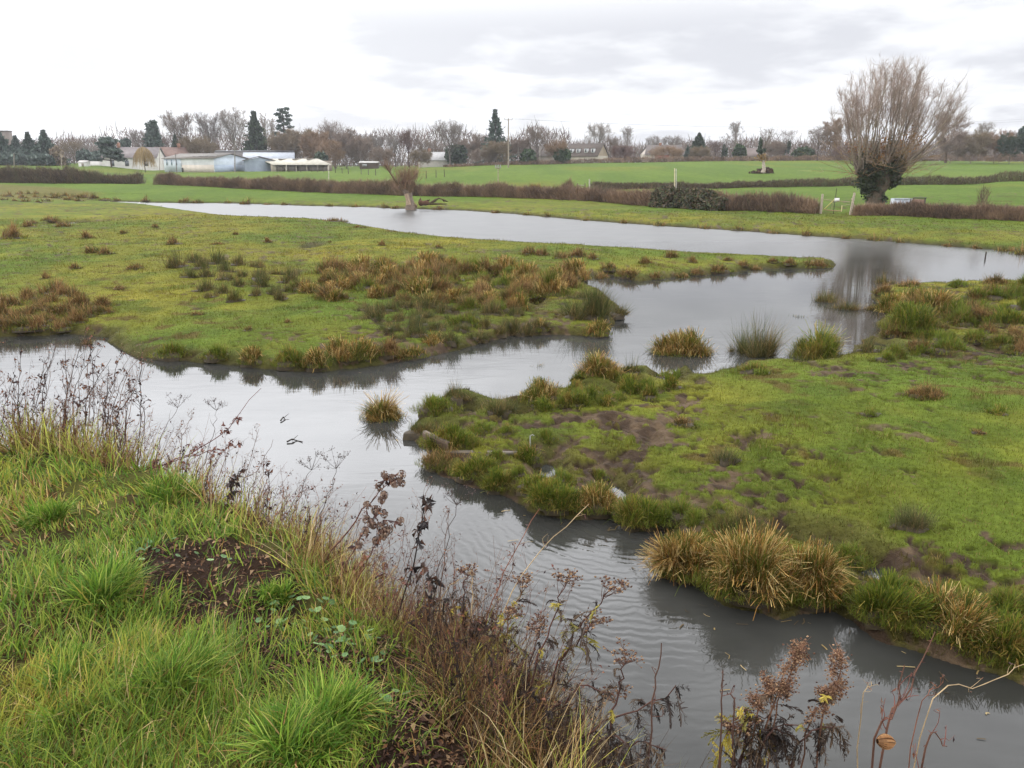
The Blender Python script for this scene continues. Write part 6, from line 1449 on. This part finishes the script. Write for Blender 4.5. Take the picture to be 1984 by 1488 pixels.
        for t in rg.uniform(.1, 1, n or 34):
            s, d = along(P, np.array([t])); fern(L, s[0], rg.normal(0, .5, 3) + unit(d[0]) * .5 - [0, 0, .7], rg.uniform(.05, .11), FD, rg, rg.uniform(.3, .9))
    elif kind == 'bare':
        A.tube(P, np.linspace(.0036, .0016, 14), S(92, 68, 58), 5); br = branches(A, P, rg, n or 4, .4, .95, .05, .0013, S(96, 66, 56), .6); L_ = [b[-1] for b in br]; knobs(A, np.array(L_), .0028, LB, rg)
    elif kind == 'straw':
        name = 'dry_stem'; A.tube(P, np.linspace(.0024, .001, 14), SPALE if n is None else SR, 4); br = branches(A, P, rg, 4, .55, .97, .05, .0008, SPALE if n is None else SR, .8); leaves_on(L, br + [P], rg, 7, .014, LB, .3, .4, .4, 1.)
    elif kind == 'cane':
        name = 'rose_cane'; A.tube(P, np.linspace(.0042, .0012, 14), S(104, 74, 60), 6); br = branches(A, P, rg, n or 6, .35, .97, .09, .0016, S(116, 72, 62), .5, 1); leaves_on(L, br, rg, 6, .016, LB, .4, .5)
        tt = np.linspace(.1, .95, 16); s, d = along(P, tt); th = rg.normal(0, 1, (16, 3)); th /= np.linalg.norm(th, axis=1, keepdims=True); A.ribbons(np.stack([s, s + th * .012], 1), np.array([.0018, .0003])[None], S(110, 70, 60))
    return finish(name, lab, 'dead weed' if name == 'dead_weed' else name.replace('_', ' '), P, A, L, Hd, group)
rw = np.random.default_rng(99)
for i in range(30):
    u = -60 + 330 * (i + rw.random()) / 30; cy = np.interp(u, [0, 140, 280], [4.5, 4.4, 4.04]) + rw.uniform(.08, .4); tv = rw.uniform(640, 770) + (30 if u > 180 else 0)
    weed('leafy', (u, cy), [(u + rw.uniform(-15, 25), (tv + 880) / 2, cy + rw.normal(0, .05)), (u + rw.uniform(-10, 50), tv, cy + rw.normal(0, .12))], 'dead weed stem with crumpled dark brown leaves in the thicket at the left water edge', 'brown leaved dead stems at the left', i, int(rw.uniform(24, 64)))
for i in range(14):
    u = -40 + 300 * rw.random(); cy = np.interp(u, [0, 140, 280], [4.5, 4.4, 4.04]) + rw.uniform(.1, .45)
    weed('thin', (u, cy), [(u + rw.uniform(-10, 30), 770, cy), (u + rw.uniform(0, 60), rw.uniform(650, 780), cy + rw.normal(0, .1))], 'fine bare weed stem standing among the brown leaved stems at the left', 'fine bare stems at the left', i)
for a in [
 ('bramble', (268,4.2), [(300,905,4.15),(380,872,4.1),(440,830,4.1),(503,750,4.15)], 'long arching bramble cane with reddish leaves reaching over the water'),
 ('bramble', (250,4.25), [(310,900,4.2),(400,876,4.1),(450,862,4.05)], 'shorter bramble cane lying under the long arching one'),
 ('umbel', (292,4.2), [(310,850,4.2),(345,790,4.2)], 'pale dead umbel left of the arching bramble'),
 ('umbel', (372,4.0), [(408,860,4.0),(420,795,4.0)], 'grey dead umbel standing behind the arching bramble'),
 ('thin', (340,4.1), [(355,850,4.1),(374,800,4.1)], 'thin twiggy stem between the two umbels'),
 ('thin', (270,4.2), [(285,860,4.2),(295,790,4.25)], 'thin stem at the root of the bramble'),
 ('leafy', (350,3.95), [(352,940,3.9),(356,870,3.9)], 'brown leaved stem beneath the bramble tip'),
 ('leafy', (392,3.8), [(395,950,3.8),(418,882,3.8)], 'stem with bunched pale brown leaves left of the black leaf'),
 ('curly', (440,3.6), [(445,960,3.6),(462,910,3.6)], 'stem with large hanging black brown leaves at the lip of the bank'),
 ('thin', (450,3.62), [(472,930,3.6),(500,830,3.6)], 'tall thin stem right of the black leaved stem'),
 ('thin', (470,3.55), [(492,930,3.5),(530,850,3.5)], 'slanting thin reddish stem over the open water'),
 ('leafy', (500,3.45), [(515,990,3.4),(524,905,3.4)], 'upright stem with a few dark leaves and forked top'),
 ('thin', (520,3.4), [(545,1010,3.35),(548,945,3.35)], 'short twiggy stem below the forked top'),
 ('thin', (480,3.5), [(500,960,3.5),(514,880,3.5)], 'faint stem behind the forked one'),
 ('umbel', (545,3.3), [(570,990,3.3),(600,905,3.3)], 'small umbel on a slanting stem left of the tall umbel'),
 ('umbel', (600,3.15), [(625,990,3.1),(655,905,3.1)], 'tall slanting stem with open umbel above the dry grass'),
 ('leafy', (580,3.2), [(592,1050,3.2),(600,1000,3.2)], 'short rusty leaved stem at the lip of the bank'),
 ('burr', (612,3.1), [(680,1020,3.05),(735,955,3.05),(778,925,3.05)], 'long leaning stem hung with round burrs, highest of three'),
 ('burr', (650,3.0), [(700,1040,2.95),(745,985,2.95)], 'burr stem in the middle of the three'),
 ('burr', (676,2.95), [(715,1080,2.9),(750,1020,2.9)], 'burr stem lowest of the three over dry grass'),
 ('bramble', (640,3.05), [(690,1100,3.),(720,1095,3.),(775,1130,2.95)], 'low bramble spray with yellow and rust leaves'),
 ('curly', (752,2.72), [(790,1120,2.7),(815,1030,2.7),(826,965,2.7)], 'tall dark stem with curled black leaves in front of the ripples'),
 ('curly', (800,2.6), [(830,1180,2.55),(838,1120,2.55)], 'short black curled weed at the foot of the tall dark stem'),
 ('thin', (742,2.75), [(790,1100,2.7),(838,930,2.75)], 'fine straight stem crossing behind the tall dark stem'),
 ('umbel', (822,2.55), [(850,1120,2.55),(884,975,2.55)], 'slender dark stem with small umbel rising over the ripples'),
 ('thin', (830,2.55), [(862,1080,2.55),(868,985,2.55)], 'twiggy stem beside the slender umbel'),
 ('straw', (905,2.35), [(960,1150,2.35),(1045,985,2.4)], 'long reddish bare stem leaning right over the ripples', 1),
 ('straw', (925,2.3), [(1000,1130,2.3),(1140,975,2.4)], 'longest pale stem leaning far right toward the sedge bank'),
 ('straw', (915,2.38), [(915,1160,2.35),(914,1105,2.35)], 'upright bleached straw by the yellow tansy'),
 ('straw', (820,2.55), [(860,1150,2.5),(905,1118,2.5)], 'bleached straw bent across to the right'),
 ('tansy', (880,2.42), [(895,1180,2.4),(906,1108,2.4)], 'small tansy with red brown head above the dry grass'),
 ('curly', (900,2.38), [(920,1240,2.35),(945,1185,2.35)], 'dark curled weed left of the yellow tansy'),
 ('tansy_yellow', (930,2.28), [(970,1220,2.25),(1012,1130,2.25)], 'tansy with yellow ferny leaves above the dark slope'),
 ('tansy_yellow', (950,2.22), [(975,1260,2.2),(985,1190,2.2)], 'shorter yellow leaved tansy below the first'),
 ('tansy', (985,2.15), [(1040,1290,2.1),(1070,1200,2.1),(1094,1122,2.1)], 'tall dark tansy with flat brown head in front of the near water'),
 ('tansy', (1000,2.1), [(1090,1270,2.05),(1140,1200,2.05),(1185,1138,2.05)], 'tallest right leaning tansy with wide red brown heads'),
 ('tansy', (1005,2.1), [(1080,1300,2.05),(1120,1240,2.05),(1150,1205,2.05)], 'tansy with pale open seed heads and curled fern leaves'),
 ('tansy', (975,2.18), [(1020,1310,2.15),(1050,1218,2.15)], 'thin tansy with one round brown head left of the tall dark one'),
 ('tansy', (1030,2.05), [(1110,1340,2.),(1190,1345,2.)], 'low dead tansy leaning along the slope'),
 ('tansy', (1150,1.9), [(1185,1400,1.85),(1200,1330,1.85),(1212,1268,1.85)], 'tansy with small pale head alone over the grey water'),
 ('fernbranch', (1040,2.), [(1120,1430,1.9),(1210,1390,1.85),(1310,1335,1.85)], 'long dead branch with hanging withered leaves crossing the corner water'),
 ('fernbranch', (1080,1.95), [(1150,1440,1.85),(1230,1440,1.8),(1290,1450,1.8)], 'lower dead branch with withered leaves near the frame bottom'),
 ('fernbranch', (1000,2.1), [(1060,1380,2.),(1130,1360,2.)], 'dense withered tansy on the dark slope'),
 ('bare', (1100,1.92), [(1130,1420,1.9),(1136,1352,1.9)], 'bare broken stick standing from the slope'),
 ('bare', (1250,1.82), [(1262,1400,1.8),(1283,1248,1.8)], 'tall bare reddish stem right of the small pale tansy head'),
 ('bare', (1385,1.9), [(1396,1420,1.85),(1402,1298,1.85)], 'bare dark stick left of the yellow leaved clump'),
 ('bare', (1400,1.9), [(1425,1400,1.85),(1408,1342,1.85)], 'bare forked twig leaning to the dark stick'),
 ('plume', (1440,1.95), [(1480,1420,1.9),(1530,1310,1.9),(1552,1250,1.9)], 'goldenrod with large fluffy brown seed plume'),
 ('plume', (1430,1.95), [(1460,1420,1.9),(1495,1330,1.9)], 'goldenrod with dense tan plume left of the largest'),
 ('tansy_yellow', (1400,1.95), [(1430,1440,1.9),(1450,1385,1.9)], 'yellow green ferny clump at the bottom of the photo', 26),
 ('tansy_yellow', (1385,1.92), [(1400,1450,1.9),(1425,1410,1.9)], 'low yellow and brown ferny clump at the very bottom of the photo', 30),
 ('fernbranch', (1440,1.92), [(1480,1450,1.88),(1520,1420,1.88)], 'dense brown ferny stem under the tan plume', 44),
 ('fernbranch', (1470,1.92), [(1540,1460,1.88),(1620,1400,1.88)], 'brown ferny stem leaning right under the small drooping plume', 40),
 ('fernbranch', (1400,1.95), [(1440,1430,1.9),(1490,1390,1.9)], 'brown ferny stem behind the yellow green clump', 40),
 ('plume', (1445,1.93), [(1500,1400,1.9),(1520,1330,1.9)], 'goldenrod half hidden between the two tall plumes'),
 ('fernbranch', (1410,1.95), [(1440,1460,1.9),(1540,1400,1.9)], 'dark withered ferny branch below the plumes'),
 ('plume', (1500,1.95), [(1560,1440,1.9),(1605,1350,1.9)], 'small drooping plume right of the largest goldenrod', 8),
 ('plume', (1560,1.9), [(1590,1420,1.88),(1620,1340,1.88),(1632,1275,1.88)], 'thin red stem with flat tan head', 6),
 ('straw', (1660,1.95), [(1665,1420,1.9),(1690,1320,1.9)], 'faint thin stem left of the rose cane'),
 ('cane', (1640,1.95), [(1710,1450,1.9),(1760,1340,1.95),(1812,1225,2.)], 'stout thorny rose cane leaning right over the corner water'),
 ('cane', (1650,1.95), [(1690,1470,1.9),(1732,1380,1.9),(1752,1290,1.9)], 'darker upright rose cane beside the stout one', 3),
 ('straw', (1690,1.95), [(1790,1400,1.95),(1900,1330,2.05),(1990,1285,2.1)], 'long tan stem sweeping to the right frame edge'),
 ('straw', (1700,1.95), [(1770,1420,1.92),(1826,1320,1.95)], 'thin dark stem crossing the long tan one', 1),
 ('cane', (1740,1.9), [(1790,1470,1.85),(1835,1448,1.85)], 'short red thorny shoot at the bottom right', 3),
]: weed(*a[:4], None, 0, a[4] if len(a) > 4 else None)
# big papery seed head on the rose cane
def big_head():
    rg = np.random.default_rng(3); c = at_Y(1715, 1437, 1.88); t = thing('seed_pod', 'large papery brown seed pod caught on the rose cane', 'seed pod', c); A, B = Acc(), Acc()
    ax = unit(np.array([.9, .1, -.15])); m = 44; a = np.linspace(0, 6.28, m); s1 = unit(np.cross(ax, [0, 0, 1])); s2 = np.cross(ax, s1); k = np.linspace(0, 1, 6)
    rad = .019 * np.sin(np.clip(k * 2.6 + .35, 0, 3.1)); Pp = c - ax * .024 + (k[:, None] * ax * .055)[None] + rad[None, :, None] * (np.cos(a)[:, None, None] * s1 + np.sin(a)[:, None, None] * s2)
    A.ribbons(Pp, np.array([.001, .0022, .0026, .0024, .0015, .0004])[None], pick([S(166, 120, 78), S(140, 98, 66), S(188, 144, 100)], m, rg)); A.build('bracts', M_DRY, t)
    B.tube(c - ax * .024 + k[:, None] * ax * .045, rad * .9 + .001, S(110, 78, 54), 10); B.build('pod', M_DRY, t, True)
big_head()
def slope_tangle():
    A = Acc(); rg = np.random.default_rng(17); n = 3800
    u = rg.uniform(820, 1330, n); Y = np.interp(u, [820, 950, 1330], [2.2, 1.95, 1.62]) + rg.uniform(.0, .75, n); k = rg.random(n) < np.interp(u, [820, 1000, 1200, 1330], [.7, 1, .7, .25]); u, Y = u[k], Y[k]; n = len(u)
    x = (u - 992) / F * (Y * CP + 2.2 * SP); z = hgt(x, Y); P = np.stack([x, Y, z], 1); L = rg.uniform(.08, .42, n)
    az = rg.uniform(0, 6.28, n); blades(A, P, L, az, np.abs(rg.normal(.5, .45, n)), rg.normal(.4, .7, n), rg.uniform(.0009, .002, n), pick(FD + [S(112, 82, 58), S(140, 108, 72)], n, rg, var=.2), 5, rg=rg)
    for i in rg.integers(0, n, 800): fern(A, P[i] + [0, 0, rg.uniform(.02, .34)], rg.normal(0, 1, 3) + [0, 0, .1], rg.uniform(.04, .09), FD + [S(108, 80, 58)], rg, rg.uniform(.2, .9))
    o = A.build('dead_stems', M_DRY); tag(o, 'dark tangle of withered stems covering the steep bank foot', 'dead stems', kind='stuff')
slope_tangle()
def lip_tangle():
    A = Acc(); rg = np.random.default_rng(31); Ccr = np.array(W(crest, ZB)); seg = np.linalg.norm(np.diff(Ccr, axis=0), axis=1); cum = np.concatenate([[0], np.cumsum(seg)])
    us = np.interp(Ccr[:, 0] / np.maximum(Ccr[:, 1], .1), [-2, 2], [0, 1]); n = 980
    t = rg.uniform(cum[0] + .6, cum[-1], n); x = np.interp(t, cum, Ccr[:, 0]); y = np.interp(t, cum, Ccr[:, 1]); uu = 992 + F * x / (y * CP + 1.8 * SP)
    k = rg.random(n) < np.interp(uu, [-50, 230, 300, 560, 640, 1000], [1, .9, .45, .5, 1, 1]); x, y, uu = x[k], y[k], uu[k]; n = len(x); o = rg.uniform(.02, .42, n); x = x + .62 * o; y = y + .78 * o; z = hgt(x, y)
    for i in range(n):
        L_ = rg.uniform(.16, .54) * np.interp(uu[i], [0, 300, 450, 700, 1000], [1.1, .8, .75, .95, 1.]); d = unit(np.array([rg.normal(.25, .35), rg.normal(0, .3), 1.])) * L_; p0 = np.array([x[i], y[i], z[i] - .02]); P = spline([p0, p0 + d * .55 + rg.normal(0, .03, 3), p0 + d + rg.normal(0, .05, 3)], 7)
        c = pick([S(112, 80, 66), S(88, 64, 56), S(140, 106, 80), S(124, 84, 70)], 1, rg)[0]; A.tube(P, np.linspace(.0016, .0005, 7), c, 3)
        br = branches(A, P, rg, 4, .3, .95, .22 * L_, .0006, c, .5, 2)
        leaves_on(A, br + [P], rg, int(rg.uniform(2, 16)), .014, LB + LR, .6, .5, .15, 1.)
    o = A.build('dead_undergrowth', M_DRY); tag(o, 'fine brown undergrowth of thin dead stems along the bank lip', 'undergrowth', kind='stuff')
lip_tangle()
# small green rosettes and a few fallen leaves on the bare soil
def creeper():
    rg = np.random.default_rng(23)
    for (u, v, n, lab) in [(575,1195,30,'patch of round creeping leaves left of the dry grass'),(650,1240,26,'patch of creeping green leaves on the lip of the bank'),(700,1262,16,'pale green rosette beside the dark slope'),(280,1070,30,'creeping grey green leaves in the upper bare patch'),(770,1350,10,'young fern like sprig on the dark slope'),(405,1085,6,'single round pale leaf on the bare soil')]:
        p = ground_v(u, v); t = thing('creeping_plant', lab, 'plant', p); A, L = Acc(), Acc()
        a = rg.uniform(0, 6.28, n); q = np.sqrt(rg.random(n)) * .11; x, y = p[0] + q * np.cos(a) * 1.3, p[1] + q * np.sin(a); z = hgt(x, y) + rg.uniform(.01, .035, n)
        C = np.stack([x, y, z], 1); c = pick([S(104, 136, 84), S(84, 116, 66), S(128, 156, 96)], n, rg)
        for i in range(n):
            k = 7; th = np.arange(k) / k * 6.28; r = rg.uniform(.009, .017); nr = unit(rg.normal(0, .35, 3) + [0, 0, 1]); s1 = unit(np.cross(nr, [1, 0, .2])); s2 = np.cross(nr, s1); rr = r * (1 + .12 * np.cos(th * 3)); rr[0] *= .5
            V = np.concatenate([C[i][None] - nr * .003, C[i] + rr[:, None] * (np.cos(th)[:, None] * s1 + np.sin(th)[:, None] * s2)]); L.V.append(V); L.T.append(np.array([[0, j + 1, (j + 1) % k + 1] for j in range(k)]) + L.n); L.C.append(np.tile(c[i], (k + 1, 1))); L.n += k + 1
            L.tube([C[i], [p[0] + (x[i] - p[0]) * .7, p[1] + (y[i] - p[1]) * .7, z[i] - .03]], [.001, .001], S(96, 112, 70), 3)
        L.build('leaves', M_LEAF, t)
creeper()

def floating_straw():
    """broken reed bits drifting along the sedge edge"""
    A = Acc(); rg = np.random.default_rng(41); n = 5200; u = rg.uniform(-50, 2050, n); v = rg.uniform(640, 1480, n)
    P = np.array([at_z(a, b) for a, b in zip(u, v)]); x, y = P[:, 0], P[:, 1]; sd = water_sd(x, y); k = (sd < -.02) & (rg.random(n) < np.exp(sd / .22) * .3 + .003) & (sdf_poly(BANK, x, y) > 1.5); x, y = x[k], y[k]; n = len(x)
    a = rg.uniform(0, 6.28, n); L = rg.uniform(.02, .13, n); z = np.full(n, .006); d = np.stack([np.cos(a), np.sin(a), rg.uniform(0, .06, n)], 1) * L[:, None]; P = np.stack([x, y, z], 1)
    A.ribbons(np.stack([P, P + d * .5 + rg.normal(0, .008, (n, 3)) * [1, 1, 0], P + d], 1), rg.uniform(.002, .006, (n, 1)), pick([S(150, 128, 84), S(96, 80, 54), S(70, 60, 44), S(184, 162, 116)], n, rg), np.tile([[0., 0, 1.]], (n, 1)) * 0 + np.stack([-np.sin(a), np.cos(a), np.zeros(n)], 1))
    o = A.build('floating_straw', M_DRY); tag(o, 'broken straws and reed bits drifting along the water edges', 'floating straw', kind='stuff')
floating_straw()
# ------------------------------------------------------------------ thin damp air
def haze():
    A = Acc(); A.box((0, 830, 14), (4200, 1740, 34), np.array([1., 1, 1])); m = bpy.data.materials.new('damp_air'); t, n, l = nt(m); n.remove(n['Principled BSDF'])
    v = n.new('ShaderNodeVolumePrincipled'); v.inputs['Color'].default_value = (.93, .95, 1, 1); v.inputs['Density'].default_value = .00022; v.inputs['Anisotropy'].default_value = .3; l.new(v.outputs[0], n['Material Output'].inputs['Volume'])
    o = A.build('haze', m); tag(o, kind='stuff', label='thin pale winter haze lying over the whole valley', cat='haze')
haze()
